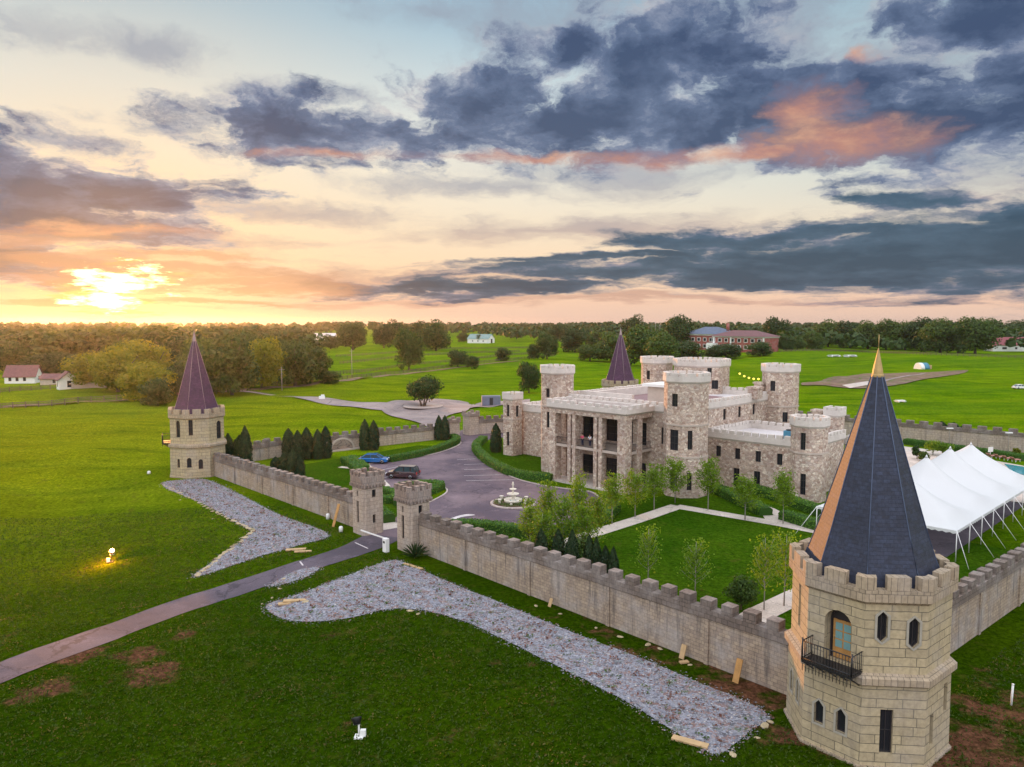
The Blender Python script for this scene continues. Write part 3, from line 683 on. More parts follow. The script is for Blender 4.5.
# ------------------------------------------------------------ corner towers with spires
def corner_tower(loc, rot, roofmat, wins, label, balcony=None, group='round towers with tall pointed roofs at the wall corners'):
    t = empty('corner_tower', loc, 0, label=label, cat='tower', group=group)
    r0 = R(rot); RL, RU = 4.0, 3.85
    b = MB(); b.ngon(RL, 8, -.6, 4.25, r0, r2=RL - .05); body = b.build('lower_wall', 'tower_stone', t)
    b = MB(); b.ngon(RU, 8, 4.7, 8.45, r0); up = b.build('upper_wall', 'tower_stone', t)
    b = MB(); b.loft([[(q * math.cos(r0 + math.pi / 4 * i), q * math.sin(r0 + math.pi / 4 * i), z) for i in range(8)] for q, z in ((RL + .01, 4.18), (RL + .2, 4.3), (RL + .2, 4.62), (RU - .02, 4.8))], 0, True, False)
    b.build('string_course', 'tower_trim', t)
    b = MB(); b.ngon(RL + .12, 8, -.6, .12, r0, cap1=True); b.build('plinth', 'tower_trim', t)
    b = MB()
    Rf = lambda q, z: [(q * math.cos(r0 + math.pi / 4 * i), q * math.sin(r0 + math.pi / 4 * i), z) for i in range(8)]
    b.loft([Rf(RU - .05, 8.2), Rf(RU + .22, 8.42), Rf(RU + .22, 9.0), Rf(RU - .3, 9.0), Rf(RU - .3, 8.4)], 0, False, False)
    battlement(b, RU + .22, RU - .3, 8, r0, 9.0 - .002, 9.65, corner=.5, mids=1, gap=.5)
    b.build('battlement', 'tower_trim', t)
    # slated spire, slightly flared at its foot, with metal ridges
    b = MB(); b.loft([Rf(3.42, 8.5), Rf(3.42, 8.85), Rf(3.08, 9.7), Rf(2.55, 11.3), Rf(.28, 19.15)], 0, True, False); spire = b.build('spire', roofmat, t)
    b = MB(); b.ngon(RU - .25, 8, 8.35, 8.52, r0); b.build('roof_walk', 'roof_membrane' if False else 'frame_dark', t)
    b = MB()
    for i in range(8):
        a = r0 + math.pi / 4 * i
        b.tube([(q * math.cos(a), q * math.sin(a), z) for q, z in ((3.43, 8.85), (3.09, 9.7), (2.56, 11.3), (.29, 19.15))], .03, 5)
    b.build('ridge_flashing', 'copper' if roofmat != 'slate_blue' else 'ridge_slate', spire)
    b = MB(); b.loft([Rf(.31, 19.1), Rf(.31, 19.2), Rf(.27, 19.25), Rf(.25, 19.45), Rf(.02, 20.6)], 0)
    b.tube([(0, 0, 20.6), (0, 0, 21.3)], .02, 5); b.build('finial', 'gold' if roofmat == 'slate_blue' else 'copper', t)
    c0, c1 = MB(), MB()
    for (part, k, s, z0, w, hh, st) in wins:
        Rr = RL - .03 if part == 0 else RU
        x, y, a = octo(Rr, rot, k, s * .85)
        kw = dict(surround='frame_stone') if st in ('pointed', 'lozenge') else {}
        opening(c0 if part == 0 else c1, body if part == 0 else up, x, y, a, z0, w, hh, st, mull=hh > 1.5, **kw)
    if balcony:
        k, s = balcony; x, y, a = octo(RU, rot, k, s); n = Vector((math.cos(R(a)), math.sin(R(a)))); sd_ = Vector((-n.y, n.x))
        t_ = R(a)
        rings = [[(x + n.x * d - sd_.x * q[0], y + n.y * d - sd_.y * q[0], 4.78 + q[1]) for q in profile('arch', 1.4, 2.75)] for d in (-.75, .2)]
        c1.loft(rings)
        # timber door in its arched reveal
        b = MB(); pr_ = profile('arch', 1.5, 2.75); i2 = profile('arch', 1.24, 2.6)
        b.loft([[(q[0], -.72, q[1]) for q in pr_], [(q[0], -.62, q[1]) for q in pr_], [(q[0], -.62, q[1] + .05) for q in i2], [(q[0], -.72, q[1] + .05) for q in i2]], 0, False, False)
        kk = b.add([(q[0], -.69, q[1]) for q in pr_]); b.face(range(kk + len(pr_) - 1, kk - 1, -1), 0)
        d = b.build('doorway', 'frame_dark', up, (x, y, 4.78), t_ - math.pi / 2)
        b = MB(); b.box((0, -.61, .05), (1.06, .06, 2.0)); dd = b.build('door', 'wood', d)
        b = MB()
        for ix in range(2):
            for iz in range(3): b.box((-.22 + .44 * ix, -.575, .62 + .45 * iz), (.36, .02, .38))
        b.build('glass_pane', 'pane_sky', dd)
        b = MB(); b.box((.45, -.55, 1.0), (.04, .08, .12)); b.build('handle', 'gold', dd)
        # iron balcony
        bx = x + n.x * .55; by = y + n.y * .55
        b = MB(); b.box((0, 0, -.12), (2.6, 1.1, .12))
        for q in np.linspace(-1.2, 1.2, 5): b.tube([(q, .5, -.1), (q, -.5, -.75)], .04, 5)
        for q in np.linspace(-1.25, 1.25, 15): b.tube([(q, .52, -.1), (q, .52, -.55)], .02, 4)
        bal = b.build('balcony', 'iron', t, (bx, by, 4.85), t_ - math.pi / 2)
        b = MB()
        for z in (.1, 1.0): b.tube([(-1.28, -.5, z), (-1.28, .52, z), (1.28, .52, z), (1.28, -.5, z)], .035, 5)
        for q in np.linspace(-1.28, 1.28, 17): b.tube([(q, .52, 0), (q, .52, 1.0)], .018, 4)
        for sgn in (-1, 1):
            for q in np.linspace(-.45, .5, 6): b.tube([(sgn * 1.28, q, 0), (sgn * 1.28, q, 1.0)], .018, 4)
            b.tube([(sgn * 1.28, .52, 0), (sgn * 1.28, .52, 1.15)], .05, 6)
        b.build('railing', 'iron', bal)
    cut(body, c0); cut(up, c1)
    return t
M['ridge_slate'] = plain('ridge_slate', (.06, .08, .13), .6, .3)
M['pane_sky'] = plain('leaded_pane', (.20, .36, .36), .15, .7, var=.2)

vx, vy = at(862, 768)[:2]; az_ = math.atan2(vx, vy)
tcx, tcy = vx + 4.0 * math.sin(az_), vy + 4.0 * math.cos(az_)
cam_ang = math.degrees(math.atan2(-tcy, -tcx))      # direction from the tower to the viewer
rot = cam_ang - 2
# face k=-1 is left of the near edge as seen from the viewer, face 0 right of it
near_wins = [(0, -1, .62, 1.35, .5, 1.25, 'pointed'), (0, -1, -.75, 1.35, .5, 1.25, 'pointed'), (0, 0, -.35, .75, .62, 2.25, 'rect'), (0, 1, -.9, 1.0, .42, 1.6, 'rect'),
             (0, 1, 1.0, 2.2, .42, 1.5, 'rect'), (0, -2, .7, 1.7, .4, 1.2, 'pointed'), (0, -2, -.7, 1.7, .4, 1.2, 'pointed'),
             (1, 0, -.75, 6.35, .5, 1.55, 'lozenge'), (1, 0, 1.0, 6.1, .5, 1.55, 'lozenge'), (1, -2, 0, 5.6, .4, 2.3, 'rect'), (1, 2, 0, 5.6, .4, 2.0, 'rect'), (1, 3, 0, 5.8, .8, 2.0, 'arch')]
corner_tower((tcx, tcy, 0), rot, 'slate_blue', near_wins, 'near corner tower of cream block with dark blue slate spire, gold tip and iron balcony', (-1, .15))
lx, ly = at(199, 478)[:2]; la = math.atan2(lx, ly); lcx, lcy = lx + 3.9 * math.sin(la), ly + 3.9 * math.cos(la)
lr = math.degrees(math.atan2(-lcy, -lcx)) - 22.5
lw = [(1, 0, -1.0, 6.0, .55, 2.3, 'rect'), (1, -1, 0, 5.7, .75, 2.4, 'arch'), (1, 1, .6, 5.2, .9, 2.6, 'arch'), (0, 0, .35, 1.2, .6, 1.4, 'arch'), (0, 0, -1.4, 1.5, .6, 1.4, 'arch'), (0, -1, 0, 1.4, .5, 1.3, 'arch')]
corner_tower((lcx, lcy, 0), lr, 'slate_purple', lw, 'pale corner tower with plum coloured spire beside the open west meadow', (-2, 0))
bxy = Vector((22.9, 160.5))
corner_tower((bxy.x, bxy.y, 0), lr + 9, 'slate_purple', [(1, 0, 0, 5.8, .6, 2.2, 'rect'), (1, 1, 0, 5.8, .6, 2.2, 'rect')], 'far corner tower with purple spire rising behind the castle roof')
print('near tower', [tuple(round(c) for c in proj(tcx, tcy, z)) for z in (0, 9.6, 20.7)], 'left', [tuple(round(c) for c in proj(lcx, lcy, z)) for z in (0, 9.6, 20.7)])

# ------------------------------------------------------------ perimeter walls
def perimeter_wall(p0, p1, z0, z1, label, mat_='wall_stone', pitch=1.55, mw=.86, th=.55, drop=.65, skip_arch=None, group='battlemented perimeter walls'):
    p0, p1 = Vector(p0), Vector(p1); L = (p1 - p0).length; a = math.atan2((p1 - p0).y, (p1 - p0).x)
    t = empty('perimeter_wall', (p0.x, p0.y, 0), a, label=label, cat='wall', group=group)
    zt = lambda s: z0 + (z1 - z0) * s / L
    b = MB(); n = max(2, int(L / 6)); c = 1.3
    for i in range(n):
        s0, s1 = L * i / n, L * (i + 1) / n; y = th / 2
        za, zb = zt(s0) - c, zt(s1) - c
        rings = [[(s0, -y, -.8), (s0, y, -.8), (s1, y, -.8), (s1, -y, -.8)]]
        k = b.add([(s0, -y, -.8), (s1, -y, -.8), (s1, -y, zb), (s0, -y, za), (s0, y, -.8), (s1, y, -.8), (s1, y, zb), (s0, y, za)])
        b.face((k, k + 1, k + 2, k + 3), 0, [(s0, -.8), (s1, -.8), (s1, zb), (s0, za)])
        b.face((k + 5, k + 4, k + 7, k + 6), 0, [(s1, -.8), (s0, -.8), (s0, za), (s1, zb)])
    b.build('wall_face', mat_, t)
    # buttress strips
    b = MB()
    s = 7.0
    while s < L - 3: b.box((s, -th / 2 - .05, -.8), (.3, .12, zt(s) - c + .8)); s += 8.3
    if b.f: b.build('pilaster', mat_, t)
    b = MB(); y = th / 2 + .12
    k = b.add([(0, -y, zt(0) - c), (L, -y, zt(L) - c), (L, -y, zt(L) - drop), (0, -y, zt(0) - drop), (0, y, zt(0) - c), (L, y, zt(L) - c), (L, y, zt(L) - drop), (0, y, zt(0) - drop)])
    b.face((k, k + 1, k + 2, k + 3), 0, [(0, 0), (L, 0), (L, .65), (0, .65)]); b.face((k + 5, k + 4, k + 7, k + 6), 0, [(L, 0), (0, 0), (0, .65), (L, .65)])
    b.face((k + 3, k + 2, k + 6, k + 7), 0, [(0, 0), (L, 0), (L, .8), (0, .8)]); b.face((k + 1, k, k + 4, k + 5), 0); b.face((k, k + 3, k + 7, k + 4), 0); b.face((k + 2, k + 1, k + 5, k + 6), 0)
    s = pitch * .5; nm = 0
    while s < L - .3:
        zz = zt(s)
        b.box((s + random.uniform(-.03, .03), random.uniform(-.02, .02), zz - drop - .03), (mw * random.uniform(.93, 1.05), 2 * y - .02, drop + random.uniform(-.06, .05)), random.uniform(-.03, .03)); s += pitch; nm += 1
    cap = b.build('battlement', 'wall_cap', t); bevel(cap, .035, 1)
    return t
gl = at(358, 534)[:2]; gr = at(403, 551)[:2]
GL = Vector(gl) + U2 * 1.2; GR = Vector(gr) + U2 * 1.2
wl0 = Vector((lcx, lcy)) + Vector((3.3, -2.0)); 
perimeter_wall(wl0, GL + Vector((-.9, 1.1)), 3.5, 3.9, 'weathered front wall running between the plum roofed tower and the entrance gate')
wr1 = Vector(at(790, 694)[:2])
perimeter_wall(GR + Vector((.9, -1.0)), wr1, 4.0, 4.35, 'long front wall above the bluestone bed, from the entrance gate to the near tower')
rs = Vector(at(951, 649)[:2]) + U2 * .3; r2 = Vector(at(1024, 598)[:2])
dr = (r2 - rs).normalized()
perimeter_wall(rs - dr * 3.2, rs + dr * 64, 4.35, 4.35, 'side wall beyond the near tower, passing beside the white tent')
la0 = Vector((lcx, lcy)) + Vector((1.0, 4.4))
w1 = Vector(at(262, 459)[:2]); w2_ = Vector(at(449, 438)[:2]); w3 = Vector(at(470, 434.5)[:2])
perimeter_wall(la0, w1 + Vector((1, .5)), 3.2, 3.2, 'short stretch of wall behind the conical evergreens beside the plum roofed tower')
perimeter_wall(w1, w2_, 3.3, 3.1, 'pale west wall with a blocked arch behind the parked cars', mat_='gate_stone', pitch=1.7)
perimeter_wall(w3, bxy + Vector((-3.4, -2.4)), 3.5, 3.5, 'pale wall between the second gateway and the far corner tower', mat_='gate_stone')
bw0, bw1 = Vector(at(890, 439)[:2]), Vector(at(1024, 452.5)[:2]); db = (bw1 - bw0).normalized()
perimeter_wall(bw0 - db * 30, bw1 + db * 14, 3.9, 3.9, 'rear wall along the field behind the pool and the white tent', mat_='gate_stone', pitch=2.3, mw=1.3)
# blocked arch in the west wall
ax_ = (w2_ - w1).normalized(); ac = Vector(at(344, 451)[:2]); s_ = (ac - w1).dot(ax_); ac = w1 + ax_ * s_; nrm = Vector((ax_.y, -ax_.x))
t = empty('wall_arch', (ac.x + nrm.x * .42, ac.y + nrm.y * .42, 0), math.atan2(ax_.y, ax_.x), label='low blocked arch with a pale stone surround in the west wall', cat='arch')
b = MB(); o_ = [(2.3 * math.cos(math.pi * i / 14), .2 + 2.0 * math.sin(math.pi * i / 14)) for i in range(15)]; i_ = [(x * .86, .2 + (z - .2) * .86) for x, z in o_]
for q in range(14):
    (x0, z0), (x1, z1), (x2, z2), (x3, z3) = o_[q], o_[q + 1], i_[q + 1], i_[q]
    k = b.add([(x0, -.2, z0), (x1, -.2, z1), (x2, -.2, z2), (x3, -.2, z3), (x0, .1, z0), (x1, .1, z1), (x2, .1, z2), (x3, .1, z3)])
    for f in ((0, 3, 2, 1), (0, 1, 5, 4), (3, 7, 6, 2)): b.face([k + j for j in f])
b.build('surround', 'smooth_stone', t)
b = MB(); b.loft([[(x, y, z) for x, z in i_] for y in (-.12, .1)][::1]); b.build('infill', 'gate_trim', t)
b = MB(); b.box((0, -.25, 0), (6.2, .5, .25)); b.build('step', 'smooth_stone', t)

def gate_tower(c, rz, hh, label, w=2.45):
    t = empty('gate_tower', (c.x, c.y, 0), rz, label=label, cat='gate tower', group='twin towers of the front entrance gate')
    b = MB(); ch = .26; p = w / 2
    pl = [(-p + ch, -p), (p - ch, -p), (p, -p + ch), (p, p - ch), (p - ch, p), (-p + ch, p), (-p, p - ch), (-p, -p + ch)]
    sc_ = lambda k: [(x * k, y * k) for x, y in pl]
    b.prism(pl, -.5, hh - 1.55); body = b.build('shaft', 'gate_stone', t)
    cb = MB()
    opening(cb, body, 0, -p, -90, 1.2, .42, 2.3, 'rect', depth=.3, mull=False); opening(cb, body, 0, -p, -90, hh - 2.6, .3, .6, 'rect', depth=.3, mull=False)
    opening(cb, body, p, 0, 0, hh - 2.7, .45, .8, 'rect', depth=.3, mull=False); opening(cb, body, p, 0, 0, 1.2, .35, .9, 'rect', depth=.3, mull=False)
    cut(body, cb)
    b = MB(); L3 = lambda k, z: [(x * k, y * k, z) for x, y in pl]
    b.loft([L3(1.0, hh - 1.75), L3(1.13, hh - 1.35), L3(1.13, hh - .5), L3(.85, hh - .5), L3(.85, hh - .9)], 0, False, True)
    q = p * 1.13
    for s in (-1, 1):
        for f in (-.72, -.24, .24, .72):
            b.box((f * q * 1.02, s * (q - .24), hh - .52), (.42, .46, .5 + random.uniform(-.04, .04)))
            if abs(f) < .5: b.box((s * (q - .24), f * q * 1.02, hh - .52), (.46, .42, .5 + random.uniform(-.04, .04)))
    for s in (-1, 1):
        for k in range(7): b.box((-q + .25 + k * (2 * q - .5) / 6, s * (q * .93), hh - 1.62), (.16, .3, .3)); b.box((s * (q * .93), -q + .25 + k * (2 * q - .5) / 6, hh - 1.62), (.3, .16, .3))
    b.build('battlement', 'gate_trim', t); return t
gz = math.atan2(U1.y, U1.x) + .04
gate_tower(GL, gz, 6.6, 'left gate tower beside the leaning plank, with crenellated head')
gate_tower(GR, gz, 6.4, 'right gate tower beside the spiky green yucca, with crenellated head')
def gate_pillar(c, rz, hh, label, w=2.2):
    t = empty('gate_pillar', (c.x, c.y, 0), rz, label=label, cat='gate pillar', group='stone pillars of the second gateway')
    b = MB(); b.box((0, 0, -.4), (w, w, hh - .5)); b.build('shaft', 'gate_stone', t)
    b = MB(); b.box((0, 0, hh - .9), (w + .35, w + .35, .5))
    for x in (-1, 1):
        for y in (-1, 1): b.box((x * w * .42, y * w * .42, hh - .41), (.6, .6, .45))
    b.build('cap', 'gate_trim', t)
wz = math.atan2(ax_.y, ax_.x)
gate_pillar(w2_ + ax_ * .6, wz, 3.9, 'small gate pillar at the end of the west wall beside two tall evergreens')
gate_pillar(w3 + ax_ * .2, wz, 4.6, 'taller pale gate pillar of the second gateway, nearer the castle')

# ------------------------------------------------------------ the castle
cx, cy = fuv(9.5, 41.6); CA = math.atan2(U1.y, U1.x) + .09
castle = empty('castle', (cx, cy, 0), CA, label='large pink and cream rubble stone castle with pale battlements and a columned portico', cat='castle')
_ca, _sa = math.cos(CA), math.sin(CA)
def cw(a, b): return cx + a * _ca - b * _sa, cy + a * _sa + b * _ca
for nm, a, b_, z in (('C', 0, 0, 15.6), ('B', -21.5, 0, 15.6), ('E', 1, 26, 15.6), ('F', -12, 29, 16), ('G', -23, 27, 16), ('D', 13.4, 7.5, 10.4), ('A', -35, 4.5, 10.4), ('H', 12, 19, 10.4), ('portL', -18.5, -6, 11.3), ('portC', -5.5, -6, 11.3)):
    print(nm, [round(k) for k in proj(*cw(a, b_), 0)], [round(k) for k in proj(*cw(a, b_), z)])
def rect_batt(b, x0, y0, x1, y1, zr, zt, zm, th=.5, pitch=1.5, mw=.8, out=.18, sides='nsew', m=0):
    X0, Y0, X1, Y1 = x0 - out, y0 - out, x1 + out, y1 + out
    o = [(X0, Y0), (X1, Y0), (X1, Y1), (X0, Y1)]; i = [(X0 + th, Y0 + th), (X1 - th, Y0 + th), (X1 - th, Y1 - th), (X0 + th, Y1 - th)]
    R3 = lambda pp, z: [(p[0], p[1], z) for p in pp]; w_ = [(x0, y0), (x1, y0), (x1, y1), (x0, y1)]
    b.loft([R3(w_, zr - .25), R3(o, zr - .02), R3(o, zt), R3(i, zt), R3(i, zr - .3)], m, False, False)
    for ax, c, lo, hi in (('s', Y0 + th / 2, X0, X1), ('n', Y1 - th / 2, X0, X1), ('w', X0 + th / 2, Y0, Y1), ('e', X1 - th / 2, Y0, Y1)):
        if ax not in sides: continue
        n = max(1, round((hi - lo - mw) / pitch)); 
        for k in range(n + 1):
            if ax in 'we' and k in (0, n): continue
            q = lo + mw / 2 + (hi - lo - mw) * k / n; hh = zm - zt + random.uniform(-.05, .05)
            if ax in 'sn': b.box((q, c, zt - .002), (mw, th, hh), 0, m)
            else: b.box((c, q, zt - .002), (th, mw, hh), 0, m)
def block(name, x0, y0, x1, y1, z, wins, parapet=(0, 0, 0), mat_='rubble', pitch=1.5):
    b = MB(); b.prism([(x0, y0), (x1, y0), (x1, y1), (x0, y1)], -.5, z); o = b.build(name, mat_, castle)
    cb = MB()
    for (side, q, z0, w, hh) in wins:
        x, y, a = {'s': (q, y0, -90), 'n': (q, y1, 90), 'w': (x0, q, 180), 'e': (x1, q, 0)}[side]
        opening(cb, o, x, y, a, z0, w, hh, 'rect', depth=.4)
    cut(o, cb)
    b = MB(); rect_batt(b, x0, y0, x1, y1, z, z + parapet[0], z + parapet[1], pitch=pitch); p = b.build('battlement', 'stucco', o); bevel(p, .04, 1)
    b = MB(); b.box(((x0 + x1) / 2, (y0 + y1) / 2, z - .02), (x1 - x0 - .6, y1 - y0 - .6, .06)); b.build('roof', 'roof_membrane', o)
    return o
def keep(x, y, r, z, wins, bands, n=8, rot=22.5, batt=(.9, 1.45), name='tower', mids=1):
    r0 = R(rot); b = MB(); b.ngon(r, n, -.5, z - 1.0, r0, (x, y)); o = b.build(name, 'rubble', castle); cb = MB()
    for (k, s, z0, w, hh) in wins:
        px, py, a = octo(r, rot, k, s, n); opening(cb, o, x + px, y + py, a, z0, w, hh, 'rect', depth=.4)
    cut(o, cb)
    Rf = lambda q, zz: [(x + q * math.cos(r0 + 2 * math.pi / n * i), y + q * math.sin(r0 + 2 * math.pi / n * i), zz) for i in range(n)]
    b = MB(); b.loft([Rf(r - .02, z - 1.35), Rf(r + .22, z - 1.1), Rf(r + .22, z - .42), Rf(r - .3, z - .42), Rf(r - .3, z - 1.1)], 0, False, True)
    battlement(b, r + .22, r - .3, n, r0, z - .422, z, (x, y), 0, .36, mids, .24); q = b.build('battlement', 'stucco', o); bevel(q, .03, 1)
    for zz in bands:
        b = MB(); ring(b, r + .1, r - .1, n, r0, zz, zz + .22, 0, (x, y)); b.build('string_course', 'smooth_stone', o)
    return o
# main block and its windows
W = [('e', 7.2, 8.3, .8, 1.55), ('e', 11.8, 8.3, .8, 1.55), ('e', 16, 8.3, .8, 1.55), ('e', 20.2, 8.3, .8, 1.55)]
W += [('e', 12.3, 6.3, .9, 1.4), ('e', 16.0, 6.2, .9, 1.2), ('e', 18.2, 6.2, .9, 1.2)]
for z0, hh in ((.4, 2.7), (5.5, 3.0)):
    for q in (-16.2, -12, -7.8): W.append(('s', q, z0, 2.5, hh))  # windows widened so their dark glass stands in for shade in the portico
for z0, hh in ((1.0, 2.0), (6.0, 2.2)): W += [('s', -3.8, z0, .85, hh)]
main = block('main_block', -22.4, 0, -1.8, 27, 10.3, W, (.75, 1.2), pitch=1.15)
# portico: piers, two floors, railings, roof with its own battlements
por = empty('portico', (0, 0, 0)); por.parent = castle
PX0, PX1, PY0 = -18.5, -5.5, -6.0
b = MB(); b.box(((PX0 + PX1) / 2, PY0 / 2, 0), (13.4, 6.3, .25)); b.build('floor', 'concrete', por)
def pier(x, y, wx, wy, z=9.5):
    b = MB(); b.box((x, y, .25), (wx, wy, z - .25)); b.build('column', 'rubble', por)
pier(PX0 + .55, PY0 + .6, 1.1, 1.2); pier(PX1 - .65, PY0 + .65, 1.3, 1.3)
for x in (-14.55, -10.05): pier(x - .42, PY0 + .45, .55, .8); pier(x + .42, PY0 + .45, .55, .8)
pier(PX1 - .4, -2.9, .8, 1.0); pier(PX0 + .4, -2.9, .8, 1.0)
b = MB(); b.box(((PX0 + PX1) / 2, PY0 / 2 + .05, 4.95), (12.7, 5.8, .32)); b.build('balcony_floor', 'smooth_stone', por)
def rail(x0, y0, x1, y1, z):
    b = MB(); L = math.hypot(x1 - x0, y1 - y0); n = int(L / .16); f = lambda s: (x0 + (x1 - x0) * s, y0 + (y1 - y0) * s)
    for k in range(n + 1): b.tube([(*f(k / n), z), (*f(k / n), z + .95)], .014, 4)
    for zz in (.08, .95): b.tube([(*f(0), z + zz), (*f(1), z + zz)], .03, 4)
    b.build('railing', 'iron', por)
for x0, x1 in ((PX0 + 1.1, -15.3), (-13.8, -10.8), (-9.3, PX1 - 1.3)): rail(x0, PY0 + .35, x1, PY0 + .35, 5.27)
for x in (PX1 - .3, PX0 + .3): rail(x, PY0 + 1.3, x, -3.4, 5.27); rail(x, -2.4, x, -.1, 5.27)
b = MB(); b.prism([(PX0, PY0), (PX1, PY0), (PX1, -.02), (PX0, -.02)], 9.5, 10.3); b.build('entablature', 'rubble', por)
b = MB(); rect_batt(b, PX0, PY0, PX1, -.3, 10.3, 10.95, 11.35, .55, 1.35, .85, .3, 'sew'); q = b.build('battlement', 'stucco', por); bevel(q, .05, 2)
b = MB(); b.box(((PX0 + PX1) / 2, PY0 / 2, 10.25), (12.2, 5.2, .1)); b.build('deck', 'deck', por)
# towers
keep(-.6, 0, 2.8, 15.6, [(5, 0, 11.4, .85, 1.6), (5, 0, 5.9, 1.2, 2.6), (4, 0, 6.1, .6, 2.4), (6, 0, 6.1, .6, 2.4), (5, 0, .8, 1.0, 2.6), (4, 0, 1.0, .6, 2.2), (6, 0, 1.0, .6, 2.2)], (9.0, 5.0))
keep(-22.4, 0, 2.5, 15.6, [(5, .2, 11.0, .7, 1.3), (4, 0, 7.0, .6, 2.3), (4, 0, 1.6, .6, 2.3), (5, .3, 6.6, .6, 2.3)], (9.6,))
keep(-.9, 26.5, 2.65, 15.6, [(5, 0, 11.6, .8, 1.5), (6, 0, 7, .8, 1.5), (5, 0, 3, .8, 1.5)], (9.2,))
keep(-14.8, 27, 4.5, 15.9, [(6, .3, 13.1, .7, 1.6), (6, 1.2, 11.2, 1.1, 1.4), (5, .9, 12.2, .7, 1.7), (5, -.7, 12.0, .7, 1.7)], (), mids=3)
keep(-24.2, 28, 2.75, 15.9, [(5, 0, 12, .7, 1.5)], ())
keep(11.8, 8.2, 2.15, 10.4, [(5, .1, 6.4, .65, 2.1), (5, .25, .9, .7, 2.6)], (5.9,))
keep(-36.3, 4.6, 1.55, 10.4, [(2, 0, 6.4, .6, 2.0), (2, 0, 1.6, .6, 2.3), (3, 0, 6.4, .6, 1.8)], (5.9,), n=4, rot=45, mids=1)
keep(10.6, 18.6, 1.35, 10.6, [], (), n=4, rot=45, mids=1)
# wings
W = [('s', q, 3.9, .75, 1.45) for q in (-.2, 2.6, 5.5, 8.4)] + [('s', 2.5, .3, .9, 2.4), ('s', 5.4, .3, .9, 2.4), ('s', 8.6, .6, .8, 1.8)]
block('east_wing', -1.75, 7.5, 11.8, 19, 6.5, W, (.7, 1.15), pitch=1.05)
W = [('s', -30.8, 4.6, .8, 1.6), ('s', -27.2, 4.6, .8, 1.6), ('s', -30.8, 1, .9, 2.3), ('s', -26.6, 1, .9, 2.3)]
block('west_wing', -36.3, 6.2, -22.5, 18, 7.3, W, (.7, 1.15), pitch=1.05)
block('rear_wing', 11.5, 20, 14.5, 29, 5.6, [('e', 24, 1.5, .8, 1.8)], (.6, 1.0))
# things up on the roofs
b = MB(); b.prism([(-9.6, 4.5), (-5.4, 4.5), (-5.4, 8.5), (-9.6, 8.5)], 10.2, 13.0); ph = b.build('roof_room', 'smooth_stone', castle)
b = MB(); b.box((-7.5, 6.4, 13.0), (5.4, 4.9, .35)); b.build('roof_slab', 'white_paint', ph)
b = MB(); b.box((-5.36, 6.6, 10.5), (.1, 1.9, 2.0)); b.build('door', 'wood', ph)
b = MB(); b.box((-14.2, 13, 10.32), (13.5, 18, .08)); b.build('roof_deck', 'deck', main)
b = MB(); b.prism([(-21, 3.4), (-11.5, 3.4), (-11.5, 4.0), (-21, 4.0)], 10.25, 11.7); b.build('screen_wall', 'stucco', main)
b = MB(); b.prism([(-19.6, 4.0), (-19.0, 4.0), (-19.0, 24), (-19.6, 24)], 10.25, 11.6); b.build('screen_wall', 'stucco', main)
for (x, y, r, zb, zt) in ((-3, 24, .9, 10.7, 12.6), (-1.6, 20, 1.2, 10.7, 12.2), (7.6, 20.5, 1.0, 0, 9.6)):
    b = MB(); b.box((x, y, zb), (r * 1.3, r * 1.3, zt - zb)); b.box((x, y, zt - .01), (r * 1.6, r * 1.6, .25)); b.build('chimney', 'rubble', castle)
def roof_unit(a, b_, z, label):
    x, y = cw(a, b_); t = empty('air_conditioner', (x, y, z), CA, label=label, cat='air conditioner', group='blue grey cooling units on the wing roof')
    b = MB(); b.box((0, 0, .1), (1.3, 1.3, 1.1)); b.box((0, 0, 0), (1.1, 1.1, .11)); q = b.build('casing', 'unit_blue', t); bevel(q, .04, 1)
    b = MB(); b.lathe([(.0, 0), (.5, 0), (.55, .12), (.4, .12), (.38, .02)], 14, (0, 0, 1.2)); b.build('fan_guard', 'iron', t)
M['unit_blue'] = plain('unit_blue', (.06, .22, .32), .5, .4)
roof_unit(7.6, 12.0, 6.55, 'left blue grey cooling unit on the wing roof'); roof_unit(9.6, 11.6, 6.55, 'right blue grey cooling unit on the wing roof, next to the turret')
# string of yellow bulbs across the rear roof
p0 = Vector((*cw(-9.5, 29), 14.0)); p1 = Vector((*cw(-1.5, 26), 14.2))
t = empty('string_lights', p0, 0, label='string of glowing yellow bulbs sagging between two castle towers', cat='string lights')
pts = []
for k in range(25):
    q = p0.lerp(p1, k / 24) - p0; q.z -= 1.0 * (1 - (2 * k / 24 - 1) ** 2); pts.append(q)
b = MB(); b.tube(pts, .02, 4); b.build('wire', 'iron', t)
def em(name, col, s):
    return mat(name, lambda g: g.n('ShaderNodeEmission', Color=col, Strength=s))
M['bulb'] = em('lit_bulb', (1, .75, .12), 2.2)
bm_ = MB(); bm_.lathe([(.0, -.32), (.16, -.22), (.2, -.1), (.1, 0), (0, .02)], 8)
bme = bm_.mesh('bulb', 'bulb')
for k in range(2, 24, 3): obj_of('bulb', bme, t, pts[k])
